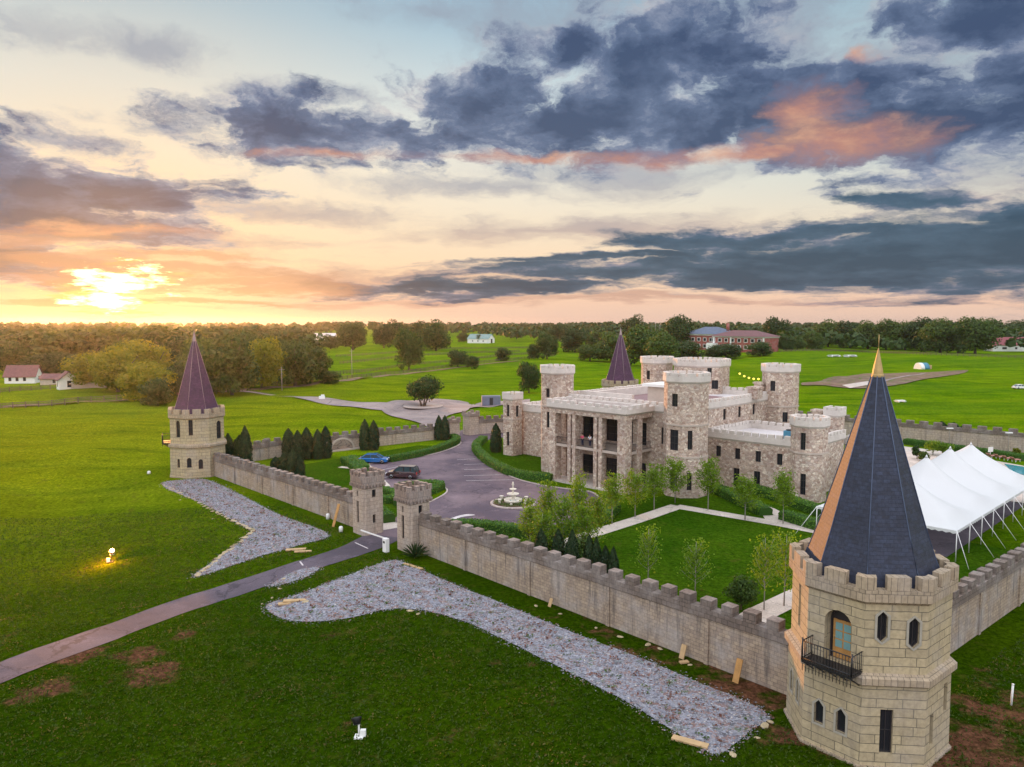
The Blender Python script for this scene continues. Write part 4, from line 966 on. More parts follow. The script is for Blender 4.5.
# ------------------------------------------------------------ foliage
def quads(name, cen, nrm, size, mt, asp=.7, extra=None):
    """many small leaf-sized faces in one mesh"""
    n = len(cen); cen = np.asarray(cen, float); nrm = np.asarray(nrm, float)
    nrm /= np.linalg.norm(nrm, axis=1)[:, None] + 1e-9
    t = rng.normal(size=(n, 3)); t -= (t * nrm).sum(1)[:, None] * nrm; t /= np.linalg.norm(t, axis=1)[:, None] + 1e-9
    bt = np.cross(nrm, t); s = np.asarray(size).reshape(-1, 1) * np.ones((n, 1)); a = t * s / 2; c = bt * s / 2 * asp
    bend = nrm * s * .12
    v = np.stack([cen - a, cen - c * 1.0 + bend, cen + a, cen + c * 1.0 + bend], 1).reshape(-1, 3)
    me = bpy.data.meshes.new(name); me.vertices.add(4 * n); me.vertices.foreach_set('co', v.ravel().astype(np.float32))
    me.loops.add(4 * n); me.loops.foreach_set('vertex_index', np.arange(4 * n, dtype=np.int32))
    me.polygons.add(n); me.polygons.foreach_set('loop_start', np.arange(0, 4 * n, 4, dtype=np.int32)); me.polygons.foreach_set('loop_total', np.full(n, 4, dtype=np.int32))
    me.materials.append(M[mt]); me.update(); me.validate(); return me
def sph(n):
    v = rng.normal(size=(n, 3)); return v / np.linalg.norm(v, axis=1)[:, None]
def broad_crown(name, mt, H, W, leaves, ls, nl=16, low=.18, seed=0, flat=.45):
    """uneven crown of leafy lobes with gaps; H,W in metres, trunk at the origin"""
    r_ = np.random.default_rng(seed); cen = []; nr = []
    zc = H * (low + 1) / 2; rz_ = H * (1 - low) / 2; lob = []
    for i in range(nl):
        d = r_.normal(size=3); d /= np.linalg.norm(d); d[2] = d[2] * .9 + .05; q = r_.uniform(.35, .74)
        lob.append((np.array([d[0] * W / 2 * q, d[1] * W / 2 * q, zc + d[2] * rz_ * q]), W * r_.uniform(.16, .27)))
    for i in range(7):
        t_ = i * .9 + r_.uniform(-.3, .3); q = r_.uniform(.2, .36) * W; lob.append((np.array([math.cos(t_) * q, math.sin(t_) * q, H * r_.uniform(.12, .26)]), W * r_.uniform(.13, .2)) if low < 0 else (np.array([0, 0, zc]), W * .1))
    lob.append((np.array([0, 0, zc]), W * .28)); tot = sum(r * r for _, r in lob)
    for c, r in lob:
        n = int(leaves * r * r / tot); d = r_.normal(size=(n, 3)); d /= np.linalg.norm(d, axis=1)[:, None]
        rad = r * (r_.uniform(.45, 1.0, n) ** .5) * (1 + .22 * np.sin(d[:, 0] * 5 + r * 9) * np.cos(d[:, 1] * 6))
        p = c + d * rad[:, None] * np.array([1, 1, .8]); cen.append(p); nr.append(d + r_.normal(size=(n, 3)) * .55 + np.array([0, 0, .35]))
    cen = np.concatenate(cen); nr = np.concatenate(nr); cen[:, 2] = np.where(cen[:, 2] < .3, r_.uniform(.2, 2.5, len(cen)) * (H / 12), cen[:, 2])
    return quads(name, cen, nr, r_.uniform(.6, 1.35, len(cen)) * ls, mt)
def limb_mesh(H, W, r0, mt='bark', n=6, low=.2, seed=0, name='trunk'):
    r_ = random.Random(seed); b = MB(); b.tube([(0, 0, -.3), (0, 0, H * max(low, .1)), (r_.uniform(-.03, .03) * W, r_.uniform(-.03, .03) * W, H * .8)], r0, 7, r2=r0 * .25)
    for i in range(n):
        a = 2 * math.pi * i / n + r_.uniform(-.4, .4); z0 = H * (low + .3 * i / n); q = W * r_.uniform(.22, .36)
        b.tube([(0, 0, z0), (math.cos(a) * q * .5, math.sin(a) * q * .5, z0 + H * .14), (math.cos(a) * q, math.sin(a) * q, z0 + H * r_.uniform(.25, .38))], r0 * .45, 5, r2=r0 * .12)
    return b.mesh(name, mt)
# six broad-leaved kinds at 12 x 11 m; near ones with many small leaves, far ones coarser
TR = {}
for i in range(4):
    for mt in ('leaf_dark', 'leaf_mid', 'leaf_gold'):
        TR[mt, i] = broad_crown('crown', mt, 12, 11, 6500, .62, 20 + i * 2, -.06, 30 + i)
for i in range(3):
    for mt in ('leaf_dark', 'leaf_mid', 'leaf_gold'):
        TR['far', mt, i] = broad_crown('crown', mt, 12, 11, 1000, 1.35, 13 + i, -.06, 60 + i)
TK = [limb_mesh(12, 11, .42, seed=i, low=.12) for i in range(3)]
def tree(px, base, top, wpx, kind, label, group, var=None, far=False, name='tree'):
    x, y, z = at(px, base); zt = ztop(x, y, top); H = max(3, (zt - z) * 1.09); W = wpx * math.hypot(x, y, CAM_H) / FOC * 1.06
    v = random.randrange(3) if var is None else var
    t = empty(name, (x, y, z), random.uniform(0, 6.28), label=label, cat='tree', group=group); t.scale = (W / 11, W / 11, H / 12)
    obj_of('trunk', TK[v % 3], t); obj_of('crown', TR[('far', kind, v) if far else (kind, v)], t)
    return t
def series(rows, what, where, group, far=False, **kw):
    rows = sorted(rows, key=lambda r: r[0]); n = len(rows)
    for i, r in enumerate(rows):
        px, base, top, w, kind = r[:5]
        size = 'tall' if base - top > 45 else 'small' if base - top < 16 else 'mid sized'
        col = {'leaf_dark': 'dark green', 'leaf_mid': 'green', 'leaf_gold': 'golden green'}[kind]
        tree(px, base, top, w, kind, f'{size} {col} {what} {where}, {nth(i)} from left', group, far=far, **kw)
D_, Mi, Go = 'leaf_dark', 'leaf_mid', 'leaf_gold'
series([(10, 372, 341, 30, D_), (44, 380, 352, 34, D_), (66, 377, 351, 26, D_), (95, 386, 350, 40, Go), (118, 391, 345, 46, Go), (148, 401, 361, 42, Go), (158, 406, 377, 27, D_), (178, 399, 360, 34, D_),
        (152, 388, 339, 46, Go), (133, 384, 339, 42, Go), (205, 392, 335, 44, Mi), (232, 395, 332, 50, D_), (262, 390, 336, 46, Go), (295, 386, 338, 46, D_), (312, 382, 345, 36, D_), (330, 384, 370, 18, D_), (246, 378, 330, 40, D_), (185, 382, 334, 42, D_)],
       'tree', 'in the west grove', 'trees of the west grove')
series([(20, 366, 331, 40, D_), (55, 368, 332, 38, D_), (88, 366, 329, 42, D_), (122, 364, 327, 44, Mi), (160, 364, 325, 44, D_), (195, 362, 328, 44, D_), (232, 362, 326, 44, D_), (275, 364, 330, 40, D_), (310, 362, 333, 36, D_),
        (5, 362, 330, 40, D_), (38, 356, 328, 38, D_), (72, 357, 327, 36, Mi), (108, 355, 325, 40, Mi), (142, 356, 324, 40, Mi), (178, 354, 325, 38, Mi), (214, 354, 324, 38, D_), (252, 352, 325, 38, D_), (290, 350, 326, 36, D_)],
       'tree', 'behind the west grove', 'trees of the wood behind the west grove', far=True)
series([(331, 349, 334, 19, D_), (353, 350, 321, 31, D_), (384, 348, 323, 21, D_), (397, 347, 319, 24, D_), (409, 370, 327, 29, Mi), (421, 347, 320, 24, D_), (436, 351, 319, 30, D_), (458, 367, 349, 21, D_), (472, 369, 355, 15, D_), (463, 342, 332, 11, D_), (480, 343, 334, 11, D_),
        (503, 361, 347, 14, D_), (534, 359, 343, 13, D_), (547, 359, 332, 22, D_), (529, 393, 361, 23, D_), (560, 341, 323, 20, D_)],
       'field tree', 'in the paddocks', 'trees standing in the paddocks')
series([(575, 352, 328, 30, D_), (590, 361, 344, 27, Mi), (612, 362, 331, 40, Mi), (645, 366, 324, 46, Mi), (634, 340, 314, 24, D_), (662, 368, 331, 34, Mi), (679, 349, 314, 30, D_), (687, 361, 340, 32, D_), (710, 357, 348, 14, Mi), (726, 359, 343, 34, D_), (760, 356, 341, 24, D_), (600, 350, 330, 26, D_)],
       'tree', 'around the brick building', 'trees round the brick building')
series([(777, 349, 316, 27, D_), (786, 351, 334, 18, D_), (797, 350, 335, 16, Mi), (812, 350, 330, 20, Mi), (843, 348, 334, 10, Go), (828, 347, 319, 26, Mi), (850, 348, 320, 28, D_), (868, 349, 320, 28, Mi), (886, 350, 318, 26, Mi), (905, 350, 320, 26, Mi), (922, 351, 316, 26, D_), (940, 353, 317, 32, Mi),
        (958, 353, 319, 32, D_), (975, 354, 316, 34, Mi), (986, 349, 317, 28, Mi), (1008, 343, 320, 26, D_), (1028, 343, 319, 30, D_)],
       'tree', 'in the east field row', 'dense row of trees along the east field')
# the spreading oak in the turning circle
ox, oy, oz = at(423, 407)
t = empty('oak_tree', (ox, oy, oz), 0, label='low spreading dark tree standing alone in the road turning circle', cat='tree')
b = MB()
for a in (0, 1.3, 2.6, 3.9, 5.2): b.tube([(math.cos(a) * .3, math.sin(a) * .3, -.2), (math.cos(a) * .9, math.sin(a) * .9, 1.6), (math.cos(a) * 2.4, math.sin(a) * 2.4, 4)], .28, 6, r2=.1)
b.build('trunk', 'bark', t); obj_of('crown', broad_crown('crown', 'leaf_dark', 7.4, 10.5, 5500, .5, 22, .22, 91), t)
b = MB(); b.lathe([(5.0, -.1), (5.0, .12), (4.8, .15), (4.7, .05)], 28); b.build('tree_ring_kerb', 'kerb', None, (ox, oy, oz + .22), kind='structure')

# the far-off woods out to the horizon: one mass nobody could count
def far_woods():
    cen = []; nr = []; sz = []
    for k in range(2300):
        az = rng.uniform(-.72, .72); d = math.exp(rng.uniform(math.log(560), math.log(2900)))
        x, y = d * math.sin(az), d * math.cos(az); px = 512 + FOC * math.tan(az)
        nf = math.sin(px / 47.) + math.sin(px / 19. + 2)
        if px < 300 and d < 620 or (300 < px < 560 and d < 980 + 120 * nf) or (560 < px < 780 and d < 820) or (px >= 780 and d < 600): continue
        if 960 < px and 480 < d < 640: continue
        H = rng.uniform(12, 20) * (1 + .15 * nf * .5) + (2.0 if d > 1200 else 0); W = rng.uniform(10, 20); n = int(44 if d < 1200 else 24)
        dd = rng.normal(size=(n, 3)); dd /= np.linalg.norm(dd, axis=1)[:, None]; dd[:, 2] = abs(dd[:, 2]) * 1.0 - .25
        p = np.array([x, y, H * .5 + h(x, y) * (d < 3000)]) + dd * np.array([W / 2, W / 2, H * .5]) * rng.uniform(.7, 1, (n, 1))
        cen.append(p); nr.append(dd + rng.normal(size=(n, 3)) * .4 + np.array([0, 0, .4])); sz.append(rng.uniform(3.2, 6.5, n) * (1 if d < 1200 else 1.5))
    obj_of('far_woods', quads('far_woods', np.concatenate(cen), np.concatenate(nr), np.concatenate(sz), 'leaf_dark', .9), kind='stuff', label='dark distant woods along the horizon', cat='woods')
far_woods()

# conical evergreens
def cedar_mesh(H, W, n, seed):
    r_ = np.random.default_rng(seed); z = r_.uniform(0, 1, n) ** 1.15; a = r_.uniform(0, 6.283, n)
    prof = np.where(z < .12, .75 + z * 2.0, (1 - ((z - .12) / .88) ** 4.0)) ; prof = np.maximum(prof, .03)
    rad = W / 2 * prof * (1 + .14 * np.sin(a * 5 + z * 17) + r_.normal(size=n) * .06)
    c = np.stack([rad * np.cos(a), rad * np.sin(a), z * H + .05], 1)
    nn_ = np.stack([np.cos(a), np.sin(a), .3 + 0 * a], 1) + r_.normal(size=(n, 3)) * .4
    return quads('crown', c, nn_, r_.uniform(.16, .34, n), 'leaf_cedar', .6)
CED = [cedar_mesh(4, 1.3, 2600, 5 + i) for i in range(3)]
b = MB(); b.tube([(0, 0, -.2), (0, 0, 2.5)], .1, 6, r2=.04); CTK = b.mesh('trunk', 'bark')
def cedars(rows, where, group):
    rows = sorted(rows)
    for i, (px, base, top, w) in enumerate(rows):
        x, y, z = at(px, base); H = ztop(x, y, top) - z; W = .84 * w * math.hypot(x, y, CAM_H) / FOC
        t = empty('evergreen', (x, y, z), random.uniform(0, 6), label=f'dark conical evergreen {where}, {nth(i)} from left', cat='evergreen', group=group)
        t.scale = (W / 1.3, W / 1.3, H / 4)
        obj_of('trunk', CTK, t); obj_of('crown', CED[i % 3], t)
cedars([(224, 468, 436, 12), (229, 469, 434, 11), (240, 470, 436, 12), (246, 473, 427, 13), (236, 466, 440, 10)], 'beside the plum roofed tower', 'conical evergreens beside the plum roofed tower')
cedars([(289, 459, 429, 13), (298, 461, 431, 12), (307, 459, 428, 13), (318, 459, 430, 11), (326, 458, 427, 12), (276, 473, 457, 11), (285, 476, 452, 11), (293, 477, 450, 12), (300, 478, 455, 10)], 'in the clump left of the arch', 'conical evergreens left of the arch')
cedars([(365, 450, 420, 11), (374, 450, 421, 11)], 'against the west wall right of the arch', 'pair of conical evergreens right of the arch')
cedars([(439, 440, 416, 9), (445, 440, 416, 9)], 'at the second gateway', 'pair of conical evergreens at the second gateway')
cedars([(496, 452, 424, 12)], 'against the castle west turret', 'single evergreen by the west turret')
cedars([(541, 568, 530, 15), (558, 574, 530, 14), (572, 580, 531, 14), (589, 588, 536, 13), (596, 590, 538, 12), (605, 594, 547, 14), (613, 596, 548, 12)], 'behind the long front wall', 'conical evergreens behind the front wall')
cedars([(941, 443, 422, 15), (953, 444, 423, 15), (963, 445, 426, 15), (973, 446, 429, 13)], 'against the rear wall', 'conical evergreens against the rear wall')

# slender young trees of the courtyard
def young_mesh(H, W, n, seed, low=.3):
    r_ = np.random.default_rng(seed); cen = []
    b = MB(); b.tube([(0, 0, -.1), (0, 0, H * .3), (.05, .03, H * .9)], .06, 6, r2=.015)
    for i in range(16):
        z0 = H * (low + .5 * i / 16); a = i * 2.4 + r_.uniform(-.3, .3); q = W / 2 * (1 - .55 * i / 16) * r_.uniform(.7, 1.05); z1 = z0 + H * r_.uniform(.14, .24)
        b.tube([(0, 0, z0), (math.cos(a) * q * .6, math.sin(a) * q * .6, z0 + (z1 - z0) * .45), (math.cos(a) * q, math.sin(a) * q, z1)], .022, 4, r2=.008)
        m_ = n // 16; s = r_.uniform(.25, 1.1, m_)
        c = np.stack([math.cos(a) * q * s, math.sin(a) * q * s, z0 + (z1 - z0) * s], 1) + r_.normal(size=(m_, 3)) * np.array([.2, .2, .26]); cen.append(c)
    cen = np.concatenate(cen); return quads('crown', cen, r_.normal(size=cen.shape) + np.array([0, 0, .4]), r_.uniform(.12, .25, len(cen)), 'leaf_young', .75), b.mesh('trunk', 'bark_pale')
YT = [young_mesh(5.5, 2.7, 1900, 3, .3), young_mesh(5.5, 2.9, 1700, 8, .26), young_mesh(5.5, 2.6, 850, 12, .25)]
def youngs(rows, where, group, sparse=False):
    rows = sorted(rows)
    for i, (px, base, top, w) in enumerate(rows):
        x, y, z = at(px, base); H = ztop(x, y, top) - z; W = 1.15 * w * math.hypot(x, y, CAM_H) / FOC; k = 2 if sparse else i % 2
        t = empty('young_tree', (x, y, z), random.uniform(0, 6), label=f'slender yellow green young tree {where}, {nth(i)} from left', cat='young tree', group=group)
        t.scale = (W / 2.7, W / 2.7, H / 5.5); obj_of('trunk', YT[k][1], t); obj_of('crown', YT[k][0], t)
youngs([(612, 524, 474, 24), (635, 517, 468, 24), (654, 510, 465, 25), (675, 503, 456, 26), (708, 510, 458, 24), (745, 520, 473, 26), (783, 524, 471, 22)], 'along the far footpaths', 'young trees along the far footpaths')
youngs([(530, 552, 500, 24), (548, 548, 482, 24), (563, 556, 492, 26), (578, 546, 474, 22), (586, 560, 500, 26), (543, 562, 508, 26), (597, 546, 492, 24)], 'in the fountain thicket', 'young trees in the thicket near the fountain')
youngs([(648, 588, 522, 26), (695, 600, 535, 30), (784, 606, 526, 30), (764, 610, 530, 30)], 'on the near side of the lawn', 'thin young trees on the near side of the lawn', True)
x, y, z = at(741, 610); t = empty('bush', (x, y, z), 0, label='round dark green bush among the thin trees by the near footpath', cat='bush'); me = broad_crown('foliage', 'leaf_mid', 2.6, 3.0, 2600, .2, 14, .1, 77); obj_of('foliage', me, t); b = MB(); b.tube([(0, 0, -.1), (0, 0, 1.2)], .06, 6); b.build('stem', 'bark', t)
for (px, py, s_, lb) in ((553, 560, 1.0, 'leafy green bush under the thicket of young trees, left one'), (580, 566, 1.1, 'leafy green bush under the thicket of young trees, right one')):
    x, y, z = at(px, py); t = empty('bush', (x, y, z), px, label=lb, cat='bush', group='bushes under the thicket'); t.scale = (s_, s_, s_ * .9); obj_of('foliage', me, t)

# hedges
def hedge(px_line, w, hh, label, closed=False, n=4, dens=95, sm=True):
    line = P(px_line); line = smooth_poly(line, n, False) if sm else [Vector(p) for p in line]
    c0 = line[0]; z0 = h(*c0); t = empty('hedge', (c0.x, c0.y, z0), 0, label=label, cat='hedge', group='clipped green hedges')
    b = MB(); rings = []; cen = []; nr = []
    for i, p in enumerate(line):
        d = (line[min(i + 1, len(line) - 1)] - line[max(i - 1, 0)]).normalized(); nv = Vector((-d.y, d.x)); q = p - c0; z = h(*p) - z0
        k = 1 + .05 * math.sin(i * 2.1)
        pr2 = [(-w / 2, -.1), (-w / 2, hh * .8 * k), (-w * .34, hh * .97 * k), (w * .34, hh * .97 * k), (w / 2, hh * .8 * k), (w / 2, -.1)]
        rings.append([(q.x + nv.x * a, q.y + nv.y * a, z + c) for a, c in pr2])
        if i:
            L = (p - line[i - 1]).length; m_ = int(L * (w + 2 * hh) * dens / 2)
            for _ in range(m_):
                s = random.random(); e = random.uniform(-1, 1) * (w / 2 + hh); pp = line[i - 1].lerp(p, s) - c0
                if abs(e) < w / 2: a, c, no = e, hh * random.uniform(.9, 1.06), (0, 0, 1)
                else: sg = math.copysign(1, e); a, c, no = sg * w / 2 * random.uniform(.95, 1.08), hh - (abs(e) - w / 2), (nv.x * sg, nv.y * sg, .2)
                cen.append((pp.x + nv.x * a, pp.y + nv.y * a, z + c)); nr.append(no)
    b.loft(rings, 0, True, True, False); b.build('hedge_core', 'hedge_core', t)
    nr = np.array(nr) + rng.normal(size=(len(nr), 3)) * .45
    obj_of('foliage', quads('foliage', cen, nr, rng.uniform(.12, .26, len(cen)), 'leaf_hedge', .8), t)
    return t
hedge([(389, 462), (425, 455), (446, 448), (457, 442), (450, 438)], 1.3, .95, 'long curved hedge along the drive below the west wall')
hedge([(345, 462), (353, 467), (362, 476), (370, 483)], 1.5, .9, 'short hedge beside the front of the blue car', n=3)
hedge([(352, 460), (358, 464), (366, 471)], 1.2, .8, 'low hedge between the blue car and the west lawn', n=3)
hedge([(484, 441), (476, 449), (484, 460), (498, 469), (518, 477), (552, 481)], 1.4, 1.0, 'curved hedge wrapping the lawn under the west turret')
hedge([(372, 494), (384, 494), (398, 499), (388, 503), (374, 502)], 1.2, .9, 'hedge just inside the gate, left part', n=3)
hedge([(374, 512), (384, 519), (389, 523)], 1.4, 1.0, 'dark hedge between the two gate towers', n=3)
hedge([(398, 506), (415, 499), (440, 489), (425, 487), (400, 490)], 1.4, .9, 'looped hedge beside the dark estate car, behind the right gate tower', n=3)
hedge([(430, 530), (465, 529), (500, 532), (530, 537)], 1.3, 1.0, 'straight hedge in front of the fountain, left part')
hedge([(533, 537), (560, 536), (588, 527)], 1.3, 1.0, 'hedge in front of the fountain, right part under the young trees')
hedge([(594, 524), (604, 519), (614, 510)], 1.6, 1.0, 'short hedge beside the near edge of the portico drive', n=3)
hedge([(716, 492), (735, 501), (766, 516)], 1.6, 1.0, 'hedge between lawn trees and castle wing, nearer row')
hedge([(735, 486), (765, 496), (800, 508), (822, 516)], 1.5, 1.0, 'hedge tight against the castle wing')
hedge([(783, 519), (800, 524), (830, 533)], 1.5, 1.0, 'hedge beside the footpath under the round wing turret')
hedge([(905, 444), (935, 448), (980, 454), (1024, 461)], 1.5, 1.0, 'dark hedge along the foot of the rear wall')
# yucca by the gate
x, y, z = at(415, 558); t = empty('yucca', (x, y, z), 0, label='spiky dark green yucca at the foot of the right gate tower', cat='plant')
b = MB()
for k in range(46):
    a = k * 2.4; e = .15 + 1.25 * (k / 46); L = 1.6; w = .05
    dx, dy = math.cos(a) * math.cos(e), math.sin(a) * math.cos(e); sx, sy = -math.sin(a) * w, math.cos(a) * w
    i = b.add([(sx, sy, .1), (-sx, -sy, .1), (dx * L * .6 - sx, dy * L * .6 - sy, .1 + L * .6 * math.sin(e) + .1), (dx * L, dy * L, .1 + L * math.sin(e) * .9), (dx * L * .6 + sx, dy * L * .6 + sy, .1 + L * .6 * math.sin(e) + .1)])
    b.face((i, i + 1, i + 2, i + 3, i + 4))
b.build('leaf', 'leaf_cedar', t, kind='stuff')
# low plants creeping through the bluestone
def point_in(poly, x, y):
    c = False; j = len(poly) - 1
    for i in range(len(poly)):
        if (poly[i].y > y) != (poly[j].y > y) and x < (poly[j].x - poly[i].x) * (y - poly[i].y) / (poly[j].y - poly[i].y) + poly[i].x: c = not c
        j = i
    return c
def scatter(poly, dens, f):
    xs = [p.x for p in poly]; ys = [p.y for p in poly]; n = int((max(xs) - min(xs)) * (max(ys) - min(ys)) * dens)
    for _ in range(n):
        x, y = random.uniform(min(xs), max(xs)), random.uniform(min(ys), max(ys))
        if point_in(poly, x, y): f(x, y)
M['red_leaf'] = leafmat('red_sedum_foliage', (.10, .035, .03), (.20, .09, .06), .2)
cen = {'red_leaf': [], 'leaf_mid': []}
def plant(x, y):
    v = uv2(x, y)[1]; q = math.sin(v * 4.2) * .4 + random.uniform(-1, 1)
    if q < .25: return
    k = 'red_leaf' if random.random() < .65 else 'leaf_mid'
    for _ in range(6): cen[k].append((x + random.gauss(0, .12), y + random.gauss(0, .12), h(x, y) + .05 + random.uniform(0, .12)))
for g_ in (g1, g2): scatter(g_, 3.2, plant)
for k, lb in (('red_leaf', 'reddish creeping plants growing in rows through the bluestone'), ('leaf_mid', 'small green weeds growing through the bluestone')):
    c = np.array(cen[k]); obj_of('ground_cover', quads('ground_cover', c, rng.normal(size=c.shape) * .5 + np.array([0, 0, 1]), rng.uniform(.08, .2, len(c)), k, .8), kind='stuff', label=lb, cat='ground cover')
# loose rock lying on the beds, and the long grass of the near bank
def rocks(pts, name, mt, **kw):
    n = len(pts); o = np.array([(1, 0, 0), (-1, 0, 0), (0, 1, 0), (0, -1, 0), (0, 0, 1), (0, 0, -1)], float); s = np.array([p[3] for p in pts])
    v = np.array([p[:3] for p in pts])[:, None, :] + (o[None] + rng.normal(size=(n, 6, 3)) * .28) * s[:, None, None] * np.array([1, .9, .6])
    F_ = np.array([(0, 2, 4), (2, 1, 4), (1, 3, 4), (3, 0, 4), (2, 0, 5), (1, 2, 5), (3, 1, 5), (0, 3, 5)]); f = (F_[None] + 6 * np.arange(n)[:, None, None]).reshape(-1)
    me = bpy.data.meshes.new(name); me.vertices.add(6 * n); me.vertices.foreach_set('co', v.ravel().astype(np.float32)); me.loops.add(len(f)); me.loops.foreach_set('vertex_index', f.astype(np.int32))
    me.polygons.add(8 * n); me.polygons.foreach_set('loop_start', np.arange(0, 24 * n, 3, dtype=np.int32)); me.polygons.foreach_set('loop_total', np.full(8 * n, 3, dtype=np.int32)); me.materials.append(M[mt]); me.update(); me.validate()
    return obj_of(name, me, kind='stuff', **kw)
def rockmat(g):
    q = g.n('ShaderNodeNewGeometry', 'Random Per Island')
    return g.bsdf(g.ramp(q, [(0, (.09, .09, .10)), (.35, (.22, .225, .25)), (.7, (.32, .325, .36)), (.9, (.28, .22, .20)), (1, (.55, .52, .49))]), .9, None, .2)
M['rock'] = mat('broken_bluestone', rockmat); rk = []
for g_ in (g1, g2, g3): scatter(g_, 34, lambda x, y: rk.append((x, y, h(x, y) + .04, random.uniform(.035, .095))))
for g_ in (g1, g2, g3):
    for i, p in enumerate(g_):
        for _ in range(16): q = p.lerp(g_[(i + 1) % len(g_)], random.random()); x, y = q.x + random.gauss(0, .22), q.y + random.gauss(0, .22); rk.append((x, y, h(x, y) + .03, random.uniform(.03, .08)))
rr = []; r2_ = []
for p_ in rk:
    v_ = uv2(p_[0], p_[1])[1]; q = math.sin(v_ * 3.3 + .5 * math.sin(p_[0] * .8)) ; (r2_ if random.random() < (.50 if q > .45 else .07) else rr).append(p_)
rocks(rr, 'loose_gravel', 'rock', label='broken bluestone lying over the gravel beds', cat='gravel')
M['rock_red'] = mat('reddish_rock', lambda g: g.bsdf(g.ramp(g.n('ShaderNodeNewGeometry', 'Random Per Island'), [(0, (.12, .07, .06)), (.5, (.26, .15, .13)), (1, (.34, .24, .21))]), .9, None, .2))
rocks(r2_, 'loose_gravel', 'rock_red', label='reddish brown chips lying in rows over the bluestone beds', cat='gravel')
M['blade'] = leafmat('grass_blades', (.022, .050, .0015), (.056, .098, .004), .35); M['dry_blade'] = leafmat('dry_grass_blades', (.07, .07, .012), (.14, .12, .03), .3)
patches = []
for (px, py, rx, ry) in ((138, 655, 1.6, .5), (160, 672, 1.0, .4), (75, 655, 1.4, .5), (178, 637, .9, .4), (198, 622, .8, .3), (60, 690, 1.0, .5), (760, 704, 1.8, .6), (725, 688, 1.4, .4), (775, 730, 1.2, .5), (975, 735, 2.4, 1.1), (1000, 760, 2.0, .8), (960, 700, 1.1, .6), (1020, 715, 1.4, .7)):
    x, y, _ = at(px, py); pp = []
    for k in range(26):
        t_ = k / 26 * 6.283; q = 1 + .3 * math.sin(3 * t_ + px) + .25 * math.sin(5 * t_ + py) + random.uniform(-.18, .18); pp.append(Vector((x, y)) + U1 * rx * q * math.cos(t_) + U2 * ry * q * math.sin(t_))
    patches.append(pp)
road_poly = ribbon(road_c, 4.2); bl = {'blade': [], 'dry_blade': []}
for _ in range(150000):
    t_ = random.random() ** .8; y = 27 + 62 * t_; x = random.uniform(-.74, .72) * (y + 4)
    u, v = uv2(x, y)
    if v > -.3 and u < 47 or v > 6 and u < 51.5 or v > 34: continue
    if point_in(g1, x, y) or point_in(g2, x, y) or point_in(road_poly, x, y) or (random.random() < .7 and any(point_in(q, x, y) for q in patches)): continue
    k = 'dry_blade' if math.sin(x * .7 + math.sin(y * .5) * 2) + math.sin(y * .9 - x * .3) + random.gauss(0, .7) > 2.0 else 'blade'
    bl[k].append((x, y, h(x, y) + .03 + random.uniform(0, .05)))
for k, lb in (('blade', 'long green grass of the bank in front of the wall'), ('dry_blade', 'dry tufts in the grass in front of the wall')):
    c_ = np.array(bl[k]); n_ = rng.normal(size=c_.shape); n_[:, 2] = abs(n_[:, 2]) * .6 + .2
    obj_of('grass', quads('grass', c_, n_, rng.uniform(.10, .26, len(c_)), k, .4), kind='stuff', label=lb, cat='grass')
# pale edging stones along the beds, loose stones, planks
st_m = []
for k in range(3):
    bm = bmesh.new(); bmesh.ops.create_icosphere(bm, subdivisions=2, radius=.5)
    for q in bm.verts: q.co = Vector((q.co.x * (1 + .25 * random.random()), q.co.y * (.8 + .2 * random.random()), q.co.z * .55)) * (1 + random.uniform(-.12, .12))
    me = bpy.data.meshes.new('stone'); bm.to_mesh(me); bm.free(); me.materials.append(M['plank'] if False else M['smooth_stone']); st_m.append(me)
M['limestone'] = plain('buff_limestone', (.40, .32, .20), .9, .2, var=.6, scale=2, bump=.5)
for q in st_m: q.materials[0] = M['limestone']
edge = smooth_poly(P([(163, 485), (190, 498), (217, 513), (242, 525), (252, 532), (232, 548), (214, 562), (197, 576)]), 9, False)
for i, p in enumerate(edge):
    s = random.uniform(.22, .5); obj_of('edging_stone', random.choice(st_m), None, (p.x + random.uniform(-.15, .15), p.y + random.uniform(-.15, .15), h(*p) + .05), random.uniform(0, 6), (s * 1.5, s, s * .7),
        label='buff limestone block in the edging row along the left bluestone bed', cat='stone', group='edging stones along the left bluestone bed')
loose = [(288, 602, 1.3), (280, 589, .6), (284, 579, .7), (271, 606, .5), (272, 598, .5), (306, 602, .9), (262, 604, .4), (318, 590, .6), (410, 611, .8), (418, 614, .6), (536, 606, .6), (560, 614, .5), (620, 637, .7), (648, 645, .8),
         (660, 649, .6), (596, 628, .5), (690, 665, .5), (765, 726, 1.0), (770, 722, .6), (733, 755, .8), (200, 503, .6), (180, 500, .5), (213, 519, .5), (170, 490, .6), (757, 738, .5), (468, 592, .4), (500, 607, .4)]
for i, (px, py, s) in enumerate(sorted(loose)):
    s *= .62; x, y, z = at(px, py); obj_of('loose_stone', st_m[i % 3], None, (x, y, z + .06 * s), i * 1.3, (s, s * .8, s * .5), label='buff stone lying loose in the grass beside the bluestone beds', cat='stone', group='loose buff stones in the grass')
def plank(px, py, L, w, ang, lean, label, th=.06, mt='plank'):
    x, y, z = at(px, py); b = MB()
    if lean:
        b.loft([[(-w / 2, 0, 0), (w / 2, 0, 0), (w / 2, th, 0), (-w / 2, th, 0)], [(-w / 2, lean, L), (w / 2, lean, L), (w / 2, lean + th, L), (-w / 2, lean + th, L)]])
    else:
        b.box((0, 0, 0), (L, w, th))
    b.build('plank', mt, None, (x, y, z + .02), ang, label=label, cat='plank')
wa = math.atan2(U1.y, U1.x)
plank(333, 527, 2.3, .35, wa + .3, .9, 'orange brown plank leaning on the wall left of the gate', mt='wood')
